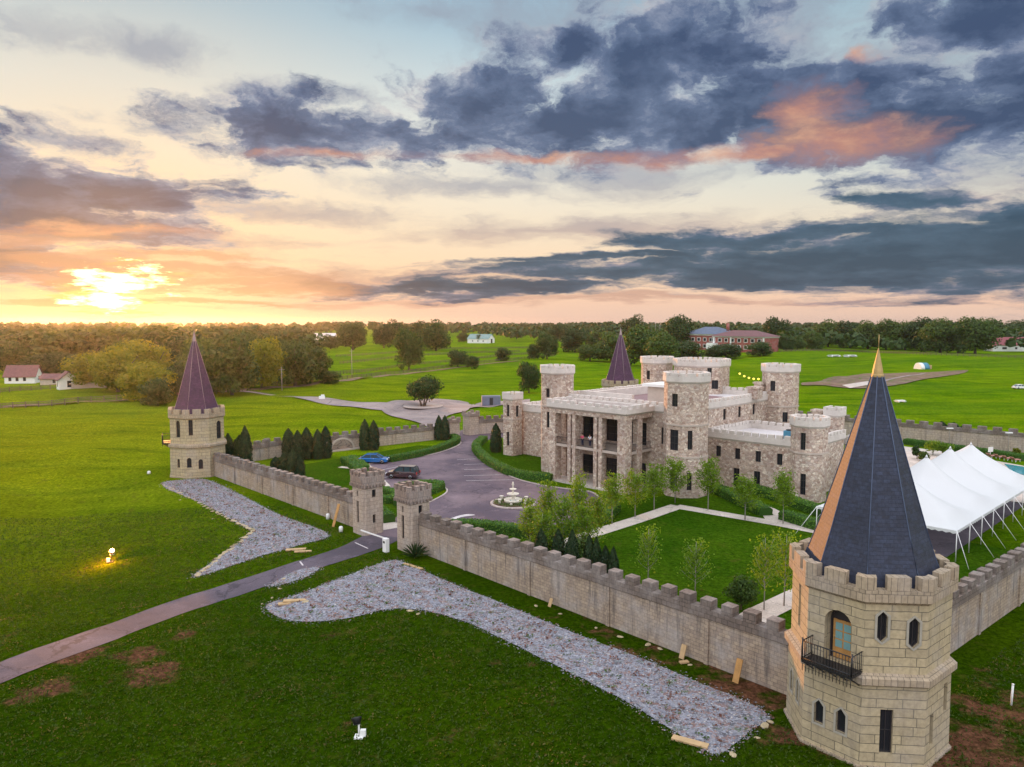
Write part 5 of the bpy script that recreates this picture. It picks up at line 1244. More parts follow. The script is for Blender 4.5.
plank(735, 683, 1.35, .42, wa, .45, 'wide warm brown board leaning on the wall near the near tower', mt='wood')
plank(681, 659, .85, .38, wa, .3, 'narrow pale board leaning against the long front wall')
plank(549, 607, .6, .3, wa, .25, 'small pale block leaning at the middle of the long front wall')
for px, py, L, w, a, lb in ((296, 550, 1.9, .5, .2, 'pale board lying flat on the grass beyond the road, left one'), (303, 552, 1.6, .35, .15, 'pale board lying flat on the grass beyond the road, right one'),
                     (298, 601, 2.3, .45, .15, 'long pale board lying on the grass near the road side of the big bed'), (286, 604, 1.2, .5, .4, 'short pale board lying on the grass near the road side of the big bed'), (413, 567, 2.4, .3, -.7, 'thin timber edging the top of the big bluestone bed'), (690, 743, 1.9, .45, -.5, 'buff timber edging the bottom corner of the big bluestone bed'), (684, 663, .6, .3, .3, 'offcut lying by the wall foot')):
    plank(px, py, L, w, a, 0, lb, .1)
for i, (px, py) in enumerate([(328, 519), (341, 532)]):
    x, y, z = at(px, py); b = MB(); b.lathe([(.0, 0), (.22, 0), (.22, .5), (.16, .6), (.0, .62)], 12); b.build('marker_drum', 'white_paint', None, (x, y, z), label=['small white drum against the wall left of the gate', 'white drum at the foot of the left gate tower'][i], cat='drum')
x, y, z = at(1011, 705); b = MB(); b.tube([(0, 0, -.2), (.05, 0, 1.25)], .06, 8); b.lathe([(.07, 0), (.07, .06), (0, .08)], 8, (.05, 0, 1.2)); b.build('marker_post', 'white_paint', None, (x, y, z), label='slim white marker post on the rough ground right of the near tower', cat='post')

# ------------------------------------------------------------ gate barrier, fountain, lamps
x, y, z = at(386, 552); t = empty('gate_barrier', (x, y, z), wa + .1, label='white gate barrier box with its white arm across the entrance', cat='barrier')
b = MB(); b.box((0, 0, 0), (.55, .45, 1.35)); q = b.build('cabinet', 'white_paint', t); bevel(q, .05, 2)
b = MB(); b.box((-2.3, .3, 1.1), (4.6, .08, .12)); b.build('arm', 'white_paint', t); b = MB(); b.box((0, -.23, .9), (.3, .02, .2)); b.build('hatch', 'frame_dark', t)
x, y, z = at(513, 504); t = empty('fountain', (x, y, z), 0, label='tiered white stone fountain in the middle of the round drive', cat='fountain')
M['white_stone'] = plain('white_carved_stone', (.68, .62, .52), .6, .4, var=.2, scale=3)
b = MB(); b.lathe([(1.05, .25), (1.1, .6), (1.0, .65), (.95, .5), (.2, .45)], 24); b.build('basin', 'white_stone', t)
b = MB(); b.lathe([(.34, .1), (.24, .5), (.14, .9), (.2, 1.05), (.12, 1.2), (.1, 1.6), (.16, 1.7), (.07, 1.9), (.07, 2.2), (.15, 2.35), (.09, 2.6), (.02, 2.75)], 14); b.build('pedestal', 'white_stone', t)
b = MB(); b.lathe([(.12, 1.02), (.7, 1.2), (.74, 1.3), (.64, 1.28), (.1, 1.12)], 20); b.build('bowl', 'white_stone', t)
b = MB(); b.lathe([(.1, 1.66), (.4, 1.8), (.43, 1.88), (.34, 1.86), (.08, 1.78)], 18); b.build('bowl', 'white_stone', t)
b = MB(); b.lathe([(.9, .46), (.0, .47)], 20); b.build('water', 'water', t)
bm_ = MB(); bm_.lathe([(.12, 0), (.2, .1), (.12, .25), (.24, .5), (.26, .55), (.18, .5)], 12)
um = bm_.mesh('urn', 'white_stone')
for k in range(6):
    a = k * 1.047 + .4; obj_of('urn', um, None, (x + 1.75 * math.cos(a), y + 1.75 * math.sin(a), z + .22), 0, label=f'small white urn in the fountain flower ring, {"front" if math.sin(a) < 0 else "back"} {["right", "centre right", "left", "far left", "centre", "far right"][k]}', cat='urn', group='white urns round the fountain')
b = MB(); b.lathe([(2.75, -.05), (2.75, .2), (2.5, .22), (2.45, .08)], 36); b.build('kerb', 'kerb', None, (x, y, z), kind='structure')
b = MB(); b.lathe([(2.46, .02), (2.3, .2), (1.1, .26), (.0, .28)], 30); b.build('flower_bed', 'soil', None, (x, y, z), kind='structure')
c = np.array([(x + r * math.cos(a), y + r * math.sin(a), z + .27 + random.uniform(0, .14)) for r, a in [(random.uniform(1.15, 2.4), random.uniform(0, 6.283)) for _ in range(1500)]])
obj_of('flower_bed_plants', quads('plants', c, rng.normal(size=c.shape) * .5 + np.array([0, 0, 1]), rng.uniform(.1, .2, len(c)), 'leaf_mid'), kind='stuff', label='low plants filling the ring round the fountain', cat='plants')
def floodlight(px, py, label, lit, ang):
    x, y, z = at(px, py); t = empty('floodlight', (x, y, z), ang, label=label, cat='floodlight', group='floodlights on the lawn aimed at the gate'); 
    b = MB(); b.box((0, 0, -.1), (.5, .5, .16)); b.tube([(0, 0, 0), (0, 0, .8)], .05, 8); b.build('post', 'white_paint' if not lit else 'frame_dark', t)
    b = MB(); b.box((.22, .05, .04), (.3, .22, .36)); b.build('ballast_box', 'white_paint', t)
    b = MB(); b.lathe([(.0, -.32), (.18, -.3), (.28, 0), (.3, .05), (.26, .05)], 14); hd = b.build('lamp_head', 'iron', t, (-.12, 0, 1.05)); hd.rotation_euler = (R(-35), R(-15), 0)
    b = MB(); b.lathe([(.26, .03), (.0, .035)], 14); b.build('lens', 'lamp_lit' if lit else 'glass', hd)
    b = MB(); b.tube([(-.3, 0, .95), (-.3, 0, .72), (.06, 0, .72), (.06, 0, .95)], .025, 5); b.build('bracket', 'white_paint', t)
    if lit:
        b = MB(); b.lathe([(0, -.2), (.14, -.14), (.2, 0), (.14, .14), (0, .2)], 12); b.build('bulb', 'lamp_lit', hd, (0, 0, .16))
        l = bpy.data.lights.new('floodlight_glow', 'POINT'); l.energy = 1700; l.color = (1, .30, .04); l.shadow_soft_size = .15
        o = bpy.data.objects.new('floodlight_glow', l); C.objects.link(o); o.location = (x - .25, y - .3, z + 1.25)
M['lamp_lit'] = em('lamp_lit', (1, .62, .25), 30)
floodlight(111, 562, 'lit orange floodlight glowing on the west lawn', True, 3.5)
floodlight(359, 737, 'unlit floodlight with dark lamp head and white box on the dark near lawn', False, 0)

# ------------------------------------------------------------ cars
M['blue_paint'] = plain('blue_car_paint', (.01, .14, .42), .22, .6, .2, var=.05, Coat_Weight=.6)
M['maroon_paint'] = plain('dark_maroon_paint', (.05, .022, .03), .2, .6, .2, var=.05, Coat_Weight=.8)
M['tyre'] = plain('tyre_rubber', (.015, .015, .015), .8, .2); M['rim'] = plain('alloy', (.55, .55, .56), .3, .6, .7)
M['tail'] = plain('tail_light', (.4, .01, .01), .3, .5); M['head'] = plain('head_light', (.8, .8, .78), .15, .6); M['car_glass'] = plain('car_glass', (.03, .06, .07), .08, .7)
def car(px, py, ang, paint, suv, label, L=4.6, W=1.8):
    x, y, z = at(px, py); t = empty('parked_car', (x, y, z + .03), ang, label=label, cat='car')
    k = 1.0 if suv else .86
    lower = [(-2.28, .35), (-2.3, .7), (-2.2, .98 * k), (-1.4, 1.05 * k), (1.0, 1.02 * k), (1.9, .92 * k), (2.22, .75), (2.28, .4), (2.1, .25), (-2.1, .25)]
    b = MB(); ys = [(-.5, .9), (-.46, 1), (.46, 1), (.5, .9)]
    b.loft([[(px_ * (1 if abs(a) < .49 else .97), a * W, (pz - .6) * s_ + .6) for px_, pz in lower] for a, s_ in ys]); bd = b.build('body', paint, t); bevel(bd, .06, 2, 25)
    if suv: up = [(-2.15, 1.0), (-1.95, 1.62), (-1.5, 1.74), (.1, 1.72), (.55, 1.6), (1.2, 1.02)]
    else: up = [(-1.9, .9), (-1.2, 1.3), (-.6, 1.42), (.2, 1.4), (.6, 1.28), (1.35, .88)]
    b = MB(); b.loft([[(q, a * W, .85 + (pz - .85)) for q, pz in up] for a in (-.43, .43)]); cb = b.build('cabin_glass', 'car_glass', t)
    for v in cb.data.vertices: v.co.y *= 1 - .13 * (v.co.z - .9) / .8
    b = MB(); zt = up[2][1]; b.box(((up[1][0] + up[4][0]) / 2, 0, zt - .06), (abs(up[4][0] - up[1][0]) * .93, W * .76, .09)); rf = b.build('roof', paint, t); bevel(rf, .03, 2)
    b = MB()
    for s in (-1, 1):
        for q in ((up[0], up[1]), (up[5], up[4])):
            b.tube([(q[0][0], s * W * .435, q[0][1]), (q[1][0], s * W * .38, q[1][1] + .02)], .045, 5)
        m_ = -.35; b.box((m_, s * W * .415, .95 * k), (.09, .06, zt - .95 * k - .02))
        if suv: b.box((-1.35, s * W * .415, .98), (.12, .06, .7))
    b.build('pillar', paint, t)
    b = MB(); b.lathe([(.0, -.11), (.3, -.11), (.34, -.07), (.34, .07), (.3, .11), (.0, .11)], 18); wm = b.mesh('wheel', 'tyre')
    b = MB(); b.lathe([(.0, .09), (.2, .115), (.21, .1)], 12); rm = b.mesh('rim', 'rim')
    for wx in (-1.38, 1.42):
        for s in (-1, 1):
            w_ = obj_of('wheel', wm, t, (wx, s * (W / 2 - .1), .34)); w_.rotation_euler = (R(-90 * s), 0, 0); obj_of('rim', rm, w_)
    for s in (-1, 1):
        b = MB(); b.box((2.2, s * .65, .62), (.14, .4, .16)); b.build('headlight', 'head', t)
        b = MB(); b.box((-2.27, s * .72, .72), (.1, .25, .3 if suv else .16)); b.build('tail_light', 'tail', t)
        b = MB(); b.box((.85, s * (W / 2 + .06), .98 * k), (.14, .2, .13)); b.build('mirror', paint, t)
        b = MB(); b.box((.1, s * (W / 2 - .005), .8), (.16, .03, .03)); b.build('handle', 'rim', t)
    b = MB(); b.box((2.26, 0, .35), (.06, 1.1, .2)); b.build('grille', 'iron', t)
car(374, 463, R(-2), 'blue_paint', False, 'bright blue saloon car parked by the west hedge')
car(403, 478, R(168), 'maroon_paint', True, 'dark maroon estate car parked nose to the hedge kerb')
x, y, z = at(1020, 389); car(1020, 389, R(10), 'white_paint', False, 'small white car parked in the east field beyond the rear wall')

# ------------------------------------------------------------ people on the portico balcony
def skin(name, verts, edges, rad, mt, parent=None, sub=1):
    me = bpy.data.meshes.new(name); me.from_pydata(verts, edges, []); o = bpy.data.objects.new(name, me); C.objects.link(o)
    mo = o.modifiers.new('s', 'SKIN'); 
    for i, v in enumerate(me.skin_vertices[0].data): v.radius = rad[i] if isinstance(rad[i], tuple) else (rad[i], rad[i]); v.use_root = i == 0
    m2 = o.modifiers.new('u', 'SUBSURF'); m2.levels = sub
    bpy.context.view_layer.update(); n = bpy.data.meshes.new_from_object(o.evaluated_get(bpy.context.evaluated_depsgraph_get()))
    o.modifiers.clear(); o.data = n; n.materials.clear(); n.materials.append(M[mt]); n.polygons.foreach_set('use_smooth', [True] * len(n.polygons)); n.update()
    if parent: o.parent = parent
    return o
M['skin'] = plain('skin', (.42, .24, .17), .6, .3, var=.05)
M['pink_cloth'] = plain('pink_cloth', (.65, .06, .16), .8, .1, var=.1); M['white_cloth'] = plain('white_cloth', (.72, .74, .80), .8, .1, var=.1); M['navy_cloth'] = plain('navy_cloth', (.02, .03, .08), .8, .1, var=.1)
M['hair'] = plain('brown_hair', (.05, .03, .02), .6, .3, var=.3)
def person(loc, rz, top, label, lean=.12):
    t = empty('person', loc, rz, label=label, cat='person', group=None)
    V = [(0, 0, .95), (0, .02, 1.15), (0, .06, 1.38), (0, .08, 1.5), (0, .1, 1.6), (0, .1, 1.7),
         (.1, 0, .88), (.11, .02, .5), (.11, 0, .1), (.11, .14, .05), (-.1, 0, .88), (-.11, .05, .5), (-.11, .02, .1), (-.11, .16, .05),
         (.19, .06, 1.4), (.25, .14, 1.16), (.2, .36, 1.06), (.19, .44, 1.05), (-.19, .06, 1.4), (-.25, .14, 1.16), (-.2, .36, 1.06), (-.19, .44, 1.05)]
    E_ = [(0, 1), (1, 2), (2, 3), (3, 4), (4, 5), (0, 6), (6, 7), (7, 8), (8, 9), (0, 10), (10, 11), (11, 12), (12, 13), (2, 14), (14, 15), (15, 16), (16, 17), (2, 18), (18, 19), (19, 20), (20, 21)]
    rad = [(.15, .11), (.13, .1), (.16, .11), .055, .09, .09, .09, .06, .04, .04, .09, .06, .04, .04, .055, .042, .032, .035, .055, .042, .032, .035]
    skin('body', V, E_, rad, 'skin', t)
    skin('top_clothing', [V[0], V[1], V[2], V[14], V[15], V[18], V[19]], [(0, 1), (1, 2), (2, 3), (3, 4), (2, 5), (5, 6)], [(.17, .13), (.155, .12), (.18, .13), .075, .06, .075, .06], top, t)
    skin('trousers', [V[0], V[6], V[7], V[8], V[10], V[11], V[12]], [(0, 1), (1, 2), (2, 3), (0, 4), (4, 5), (5, 6)], [(.165, .125), .105, .078, .06, .105, .078, .06], 'navy_cloth', t)
    b = MB(); b.lathe([(.0, .13), (.07, .11), (.105, .04), (.105, -.04), (.08, -.12), (.02, -.14)], 12, (0, .07, 1.68)); b.build('hair', 'hair', t)
# they lean at the railing of the middle bay, looking out over the drive
for a, top, lb in ((-13.2, 'pink_cloth', 'person in a bright pink top leaning at the balcony railing'), (-11.9, 'white_cloth', 'person in a white top leaning at the balcony railing')):
    x, y = cw(a, PY0 + .82); person((x, y, 5.27), CA + math.pi, top, lb)

# ------------------------------------------------------------ white marquee
K0 = Vector(atz(957, 531, 2.9)); K1 = Vector(atz(1024, 490, 2.9)); ty = (K1 - K0).normalized(); tx = Vector((ty.y, -ty.x)) * -1
ta = math.atan2(-tx.y, -tx.x)
TW, TL, EV, PK = 13.0, 32.0, 2.9, 6.9
tent = empty('marquee', (K0.x, K0.y, 0), math.atan2(ty.y, ty.x), label='long white pole marquee with pointed peaks and guy ropes beside the side wall', cat='tent')
# local: x along its length, y across (towards the castle)
tp = [(4 + 8.0 * k, TW / 2) for k in range(4)]
def canopy_z(x, y):
    e = min(x, TL - x, y, TW - y); s = EV + .28 * min(e, TW / 2) * .62
    pk = max((PK - EV - .9) * math.exp(-((math.hypot(x - q[0], (y - q[1]) * .55)) / 1.9)) for q in tp)
    rid = .9 * math.exp(-((y - TW / 2) / 4.5) ** 2) * min(1, e / 4)
    seam = -.16 * math.cos(2 * math.pi * (x - 4) / 8.0) * 0
    sag = -.22 * (.5 - .5 * math.cos(2 * math.pi * (x - 4) / 8.0)) * min(1, e / 2)
    return s + pk * min(1, e / 1.5) + rid * .4 + sag
b = MB(); NX, NY = 120, 54
k = b.add([(TL * i / NX, TW * j / NY, canopy_z(TL * i / NX, TW * j / NY)) for j in range(NY + 1) for i in range(NX + 1)])
for j in range(NY):
    for i in range(NX): a = k + j * (NX + 1) + i; b.face((a, a + 1, a + NX + 2, a + NX + 1), 0, None, True)
M['canvas'] = mat('white_canvas', lambda g: mixs(g, .3, g.bsdf((.80, .80, .80), .55, g.bump(g.noise(g.obj(), 1.2, 4), .25, .08), .3), g.n('ShaderNodeBsdfTranslucent', Color=(.8, .8, .8, 1))))
b.build('canopy', 'canvas', tent)
b = MB()
def val_(f, L):
    n = int(L / .3); k = b.add([p for i in range(n + 1) for p in ((*f(i / n), EV + .01), (*f(i / n), EV - .22 - .1 * abs(math.sin(i * 1.57 / 1.0))))])
    for i in range(n): b.face((k + 2 * i, k + 2 * i + 1, k + 2 * i + 3, k + 2 * i + 2))
val_(lambda s: (TL * s, 0), TL); val_(lambda s: (TL * s, TW), TL); val_(lambda s: (0, TW * s), TW); val_(lambda s: (TL, TW * s), TW)
b.build('valance', 'canvas', tent)
pb = MB(); pb.tube([(0, 0, 0), (0, 0, EV - .02)], .045, 6); pm = pb.mesh('pole', 'white_paint')
spots = [(TL * i / 8, yy) for i in range(9) for yy in (0, TW)] + [(xx, TW * j / 3) for j in range(1, 3) for xx in (0, TL)]
for (xx, yy) in spots: obj_of('pole', pm, tent, (xx, yy, 0))
for q in tp: b = MB(); b.tube([(q[0], q[1], 0), (q[0], q[1], canopy_z(*q) - .05)], .07, 8); b.build('centre_pole', 'white_paint', tent); b = MB(); b.lathe([(.16, 0), (.1, .12), (.0, .3)], 8, (q[0], q[1], canopy_z(*q) - .12)); b.build('peak_cap', 'canvas', tent)
for (xx, yy) in spots:
    dx = -1 if xx < .1 else 1 if xx > TL - .1 else 0; dy = -1 if yy < .1 else 1 if yy > TW - .1 else 0
    g_ = 2.1 / math.hypot(dx, dy); b = MB(); b.tube([(xx, yy, EV), (xx + dx * g_, yy + dy * g_, .02)], .03, 5); b.build('guy_rope', 'white_paint', tent)
def loc2(x, y): p = K0 + ty * x + Vector((-ty.y, ty.x)) * y; return p
sheet('marquee_floor', [loc2(1, 1), loc2(TL - 1, 1), loc2(TL - 1, TW - 1), loc2(1, TW - 1)], 'road', .03, 4)
b = MB(); b.box((TL / 2, TW - .05, 0), (TL - 2, .05, EV - .3)); b.build('side_curtain', 'canvas', tent)
print('tent peaks', [[round(c) for c in proj(*loc2(*q), canopy_z(*q))] for q in tp])
# ------------------------------------------------------------ pool terrace seen over the marquee
sheet('pool_terrace', P([(900, 446), (940, 451), (1024, 466), (1100, 478), (1100, 520), (1000, 500), (895, 472)]), 'concrete', .03, 4)
sheet('pool_water', P([(1004, 464), (1030, 468), (1100, 482), (1080, 492), (1012, 472)]), 'water', .06, 4)
def lounger(px, py, a, i):
    x, y, z = at(px, py); t = empty('sun_lounger', (x, y, z + .03), a, label=f'sun lounger on the pool terrace beyond the marquee, {nth(i)} from the left', cat='lounger', group='loungers on the pool terrace')
    b = MB(); b.box((0, 0, .32), (1.3, .65, .1)); b.loft([[(-.65, -.32, .36), (-.65, .32, .36), (-.65, .32, .44), (-.65, -.32, .44)], [(-1.15, -.32, .78), (-1.15, .32, .78), (-1.12, .32, .86), (-1.12, -.32, .86)]]); b.build('cushion', 'pink_stone', t)
    for xx in (-.5, .5):
        for yy in (-.28, .28): b = MB(); b.box((xx, yy, 0), (.06, .06, .33)); b.build('leg', 'white_paint', t)
M['pink_stone'] = plain('terracotta_cushion', (.42, .20, .16), .8, .2)
for i, (px, py) in enumerate([(992, 458), (1000, 459), (1008, 460.5), (1016, 462)]): lounger(px, py, .4, i)
def shrub(px, py, W, H, mt, label, seed):
    x, y, z = at(px, py); t = empty('shrub', (x, y, z), seed, label=label, cat='shrub'); obj_of('foliage', broad_crown('foliage', mt, H, W, 900, .28, 9, .05, seed), t); b = MB(); b.tube([(0, 0, -.1), (0, 0, H * .5)], .07, 5); b.build('stem', 'bark', t)
shrub(917, 459, 1.8, 2.2, 'leaf_dark', 'small dark shrub at the left end of the pool terrace', 2); shrub(933, 455, 3.2, 3.0, 'leaf_young', 'bright yellow green shrub behind the marquee peaks, left one', 3); shrub(943, 456, 2.8, 2.6, 'leaf_young', 'bright yellow green shrub behind the marquee peaks, right one', 4)
shrub(924, 461, 2.2, 2.0, 'leaf_mid', 'green shrub between the pool terrace and the marquee', 5); shrub(1015, 458, 1.6, 1.8, 'leaf_gold', 'small golden shrub beside the pool', 6)
x, y, z = at(990, 458); t = empty('notice_board', (x, y, z), .3, label='small blank white notice board in front of the rear wall', cat='sign'); b = MB(); b.tube([(0, 0, 0), (0, 0, 1.2)], .04, 6); b.build('post', 'white_paint', t); b = MB(); b.box((0, -.05, 1.0), (1.0, .05, .8)); b.build('board', 'white_paint', t)
def lamp(px, py, top, label, head='white_paint', r=.07):
    x, y, z = at(px, py); H = ztop(x, y, top) - z; t = empty('lamp_post', (x, y, z), 0, label=label, cat='lamp post'); b = MB(); b.tube([(0, 0, -.2), (0, 0, H)], r, 7, r2=r * .6); b.build('post', 'bark_pale', t)
    b = MB(); b.box((0, 0, H - .05), (r * 16, r * 5, r * 2.5)); b.build('lamp_head', head, t)
lamp(949, 446, 428.5, 'slim lamp post between two evergreens at the rear wall'); lamp(1008, 452, 433, 'slim lamp post with a white head at the rear wall near the field car')
lamp(943, 352, 334, 'tall floodlight mast at the east field edge before the trees', r=.16)

# ------------------------------------------------------------ distant buildings
def gable(px, py, L, W, H, RH, ang, wall, roof, label, wins=(), name='farm_building', cat='building', group=None, door=None):
    x, y, z = at(px, py); t = empty(name, (x, y, z), ang, label=label, cat=cat, group=group); l, w = L / 2, W / 2
    b = MB(); k = b.add([(-l, -w, -.5), (l, -w, -.5), (l, w, -.5), (-l, w, -.5), (-l, -w, H), (l, -w, H), (l, w, H), (-l, w, H), (-l, 0, H + RH), (l, 0, H + RH)])
    for f, u in (((0, 1, 5, 4), L), ((2, 3, 7, 6), L)): b.face([k + q for q in f], 0, [(0, 0), (u, 0), (u, H), (0, H)])
    for f in ((1, 2, 6, 9, 5), (3, 0, 4, 8, 7)): b.face([k + q for q in f], 0, [(0, 0), (W, 0), (W, H), (W / 2, H + RH), (0, H)])
    b.build('wall', wall, t); b = MB(); e = .45; s_ = RH / w
    for sg in (-1, 1):
        k = b.add([(-l - e, 0, H + RH + .25), (l + e, 0, H + RH + .25), (l + e, sg * (w + e), H - e * s_ + .25), (-l - e, sg * (w + e), H - e * s_ + .25), (-l - e, 0, H + RH + .03), (l + e, 0, H + RH + .03), (l + e, sg * (w + e), H - e * s_ + .03), (-l - e, sg * (w + e), H - e * s_ + .03)])
        sl = math.hypot(w + e, RH)
        b.face([k, k + 1, k + 2, k + 3], 0, [(0, sl), (L, sl), (L, 0), (0, 0)]); b.face([k + 7, k + 6, k + 5, k + 4], 0)
        for q in ((3, 2, 6, 7), (0, 3, 7, 4), (2, 1, 5, 6)): b.face([k + j for j in q], 0)
    b.build('roof', roof, t)
    for (sd_, q, z0, ww, hh) in wins:
        X, Y, A = {'s': (q, -w, -90), 'n': (q, w, 90), 'e': (l, q, 0), 'w': (-l, q, 180)}[sd_]
        b = MB(); b.box((0, .02, 0), (ww + .2, .1, hh + .2)); o = b.build('window', 'white_paint', t, (X, Y, z0), R(A) - math.pi / 2 ); b = MB(); b.box((0, .09, .1), (ww, .04, hh)); b.build('pane', 'glass', o)
    return t
gable(24, 383, 9.5, 6, 2.6, 3.3, R(10), 'white_paint', 'shingle_brown', 'white cottage with a steep brown roof, left end of the west farm', [('s', -3, .8, .9, 1.2), ('s', -.8, .8, .9, 1.2), ('s', 1.5, .8, .9, 1.2), ('e', 0, 1, 1.2, 1.3)], 'cottage', 'cottage')
gable(68, 388, 4.5, 5.5, 2.8, 2.2, R(-50), 'white_paint', 'shingle_brown', 'small white gabled outbuilding beside the west grove', [('s', 0, .5, 1, 1.9), ('e', 0, .3, 1.1, 2)], 'outbuilding', 'outbuilding')
gable(55, 384, 7, 5, 2.0, 1.3, R(5), 'smooth_stone', 'shingle_brown', 'low pinkish farm shed between the white cottage and the small outbuilding', [('s', 1.0, .4, 1, 1.2)], 'farm_shed', 'shed')
gable(88, 387, 12, .5, 1.0, .1, R(-4), 'smooth_stone', 'smooth_stone', 'low pink garden wall right of the small white outbuilding', (), 'garden_wall', 'wall')
gable(481, 343, 24, 12, 4.4, 4.2, R(-28), 'white_paint', 'shingle_green', 'white barn with a pale green roof in the middle distance', [('e', 0, .1, 3.2, 4.0), ('s', -6, 1.4, 1.2, 1.2), ('s', 0, 1.4, 1.2, 1.2), ('s', 6, 1.4, 1.2, 1.2)], 'barn', 'barn') if M.setdefault('shingle_green', shingle('pale_green_roof', (.22, .34, .32), (.18, .30, .28), .6)) else 0
gable(325, 340, 26, 12, 5, 3, R(5), 'white_paint', 'roof_membrane', 'long pale farm building far off behind the west grove', [('s', -6, 1.5, 2, 1.5), ('s', 4, 1.5, 2, 1.5)], 'farm_building', 'farm building')
gable(1014, 351, 36, 13, 4.6, 5.4, R(-6), 'white_paint', 'roof_red', 'white house with a broad dull red roof at the right edge', [('s', -10, 1.5, 3, 1.4), ('s', -2, 1.5, 1.5, 1.4), ('s', 6, 1.5, 3, 1.4)], 'house', 'house') if M.setdefault('roof_red', shingle('dull_red_roof', (.30, .09, .09), (.24, .07, .08), .7)) else 0
# brick institution
bx0, by0, bz0 = at(684, 349); bx1, by1, _ = at(775, 351.5)
ang = math.atan2(by1 - by0, bx1 - bx0) - .12; LB = math.hypot(bx1 - bx0, by1 - by0) * 1.0
t = empty('brick_building', (bx0, by0, bz0), ang, label='long red brick institutional building with a blue grey hipped roof at its left end', cat='building')
def hip(x0, y0, x1, y1, z, rh, inset, mt, nm='roof'):
    b = MB(); k = b.add([(x0, y0, z), (x1, y0, z), (x1, y1, z), (x0, y1, z), (x0 + inset, (y0 + y1) / 2, z + rh), (x1 - inset, (y0 + y1) / 2, z + rh)])
    b.face((k, k + 1, k + 5, k + 4), 0, [(0, 0), (x1 - x0, 0), (x1 - x0 - inset, 9), (inset, 9)]); b.face((k + 1, k + 2, k + 5), 0, [(0, 0), (9, 0), (4, 9)]); b.face((k + 2, k + 3, k + 4, k + 5), 0, [(0, 0), (x1 - x0, 0), (x1 - x0 - inset, 9), (inset, 9)]); b.face((k + 3, k, k + 4), 0, [(0, 0), (9, 0), (4, 9)]); b.face((k + 3, k + 2, k + 1, k), 0)
    b.build(nm, mt, t)
sB = LB / 92.
b = MB(); b.box((LB * .26, 10, -2), (LB * .52, 20, 13.5)); b.build('wall', 'red_brick', t); hip(-1.2, -1.5, LB * .5, 21.5, 11.6, 5.2, 13, 'shingle_grey')
b = MB(); b.box((LB * .70, 4, -2), (LB * .6, 16, 12.3)); b.build('wall', 'red_brick', t); hip(LB * .37, -5.6, LB * 1.02, 13.6, 10.4, 4.2, 14, 'shingle_brown')
b = MB(); b.box((LB * .26, 9.9, 10.6), (LB * .52 + .6, 20.6, .9)); b.build('fascia', 'white_paint', t); b = MB(); b.box((LB * .70, 4, 9.6), (LB * .6 + .6, 16.6, .7)); b.build('fascia', 'white_paint', t)
for i in range(13):
    xx = LB * (.04 + .075 * i); yy = -.03 if xx < LB * .4 else -4.05
    for z0 in (1.5, 6.2):
        b = MB(); b.box((0, 0, 0), (3.0, .25, 2.8)); o = b.build('window', 'white_paint', t, (xx, yy, z0)); b = MB(); b.box((0, -.1, .3), (2.3, .2, 2.2)); b.build('pane', 'glass', o)
for xx in (.42, .62, .985):
    b = MB(); b.box((LB * xx, -4.2, 0), (1.2, .5, 9.8)); b.build('column', 'white_paint', t)
b = MB(); b.box((LB * .43, -7, 0), (5.5, 6, 5.5)); b.build('porch', 'white_paint', t); b = MB(); b.tube([(LB * .46, 8, 14), (LB * .46, 8, 19.5)], 1.1, 8); b.build('chimney', 'red_brick', t)
# grey site container by the drive
x, y, z = at(491, 405.5); t = empty('storage_container', (x, y, z), .1, label='small blue grey storage container beside the approach road', cat='container')
b = MB(); b.box((0, 0, .15), (5.0, 2.4, 2.5)); 
for k in range(14): b.box((-2.3 + k * .355, -1.23, .25), (.16, .06, 2.2), 0, 0)
M['grey_metal'] = plain('blue_grey_metal', (.16, .17, .23), .5, .5); b.build('body', 'grey_metal', t); b = MB(); b.box((0, -1.3, .3), (.9, .06, 1.9)); b.build('door', 'frame_dark', t)
# hoop tent, troughs and boxes in the east field
x, y, z = at(925, 351); x, y, z = at(923, 369); t = empty('hoop_shelter', (x, y, z), .2, label='small domed shelter with blue and white cover beside the garden plot', cat='shelter')
b = MB(); b.loft([[(xx, 2.6 * math.cos(math.pi * i / 10), 3.0 * math.sin(math.pi * i / 10)) for i in range(11)] for xx in (-3, -1)], 0, True, True, True); b.build('cover', 'white_paint', t)
b = MB(); b.loft([[(xx, 2.6 * math.cos(math.pi * i / 10), 3.0 * math.sin(math.pi * i / 10)) for i in range(11)] for xx in (-1, 1.6)], 0, True, True, True); b.build('cover', 'unit_blue', t)
b = MB(); b.box((2.5, 0, 0), (1.8, 3.2, 1.9)); b.build('lean_to', 'plank', t)
for i, (px, py, lb) in enumerate([(834, 357, 'white picnic table set in the east field, left of the pair'), (850, 357, 'white picnic table set in the east field, right of the pair'), (900, 402, 'low pale box in the field beyond the rear wall')]):
    x, y, z = at(px, py); t = empty('field_table', (x, y, z), .2, label=lb, cat='table'); s = 3 if i < 2 else 1.1
    b = MB(); b.box((0, 0, .75 * (s / 2)), (2.2 * s, 1.0 * s, .12)); b.build('top', 'white_paint', t)
    b = MB(); b.box((0, 1.1 * s * .7, .4 * (s / 2)), (2.2 * s, .35 * s, .1)); b.box((0, -1.1 * s * .7, .4 * (s / 2)), (2.2 * s, .35 * s, .1)); b.build('bench', 'white_paint', t)
    for q in (-.8, .8): b = MB(); b.box((q * s, 0, 0), (.15 * s, 1.6 * s, .75 * s / 2)); b.build('leg', 'white_paint', t)
x, y, z = at(915, 371)
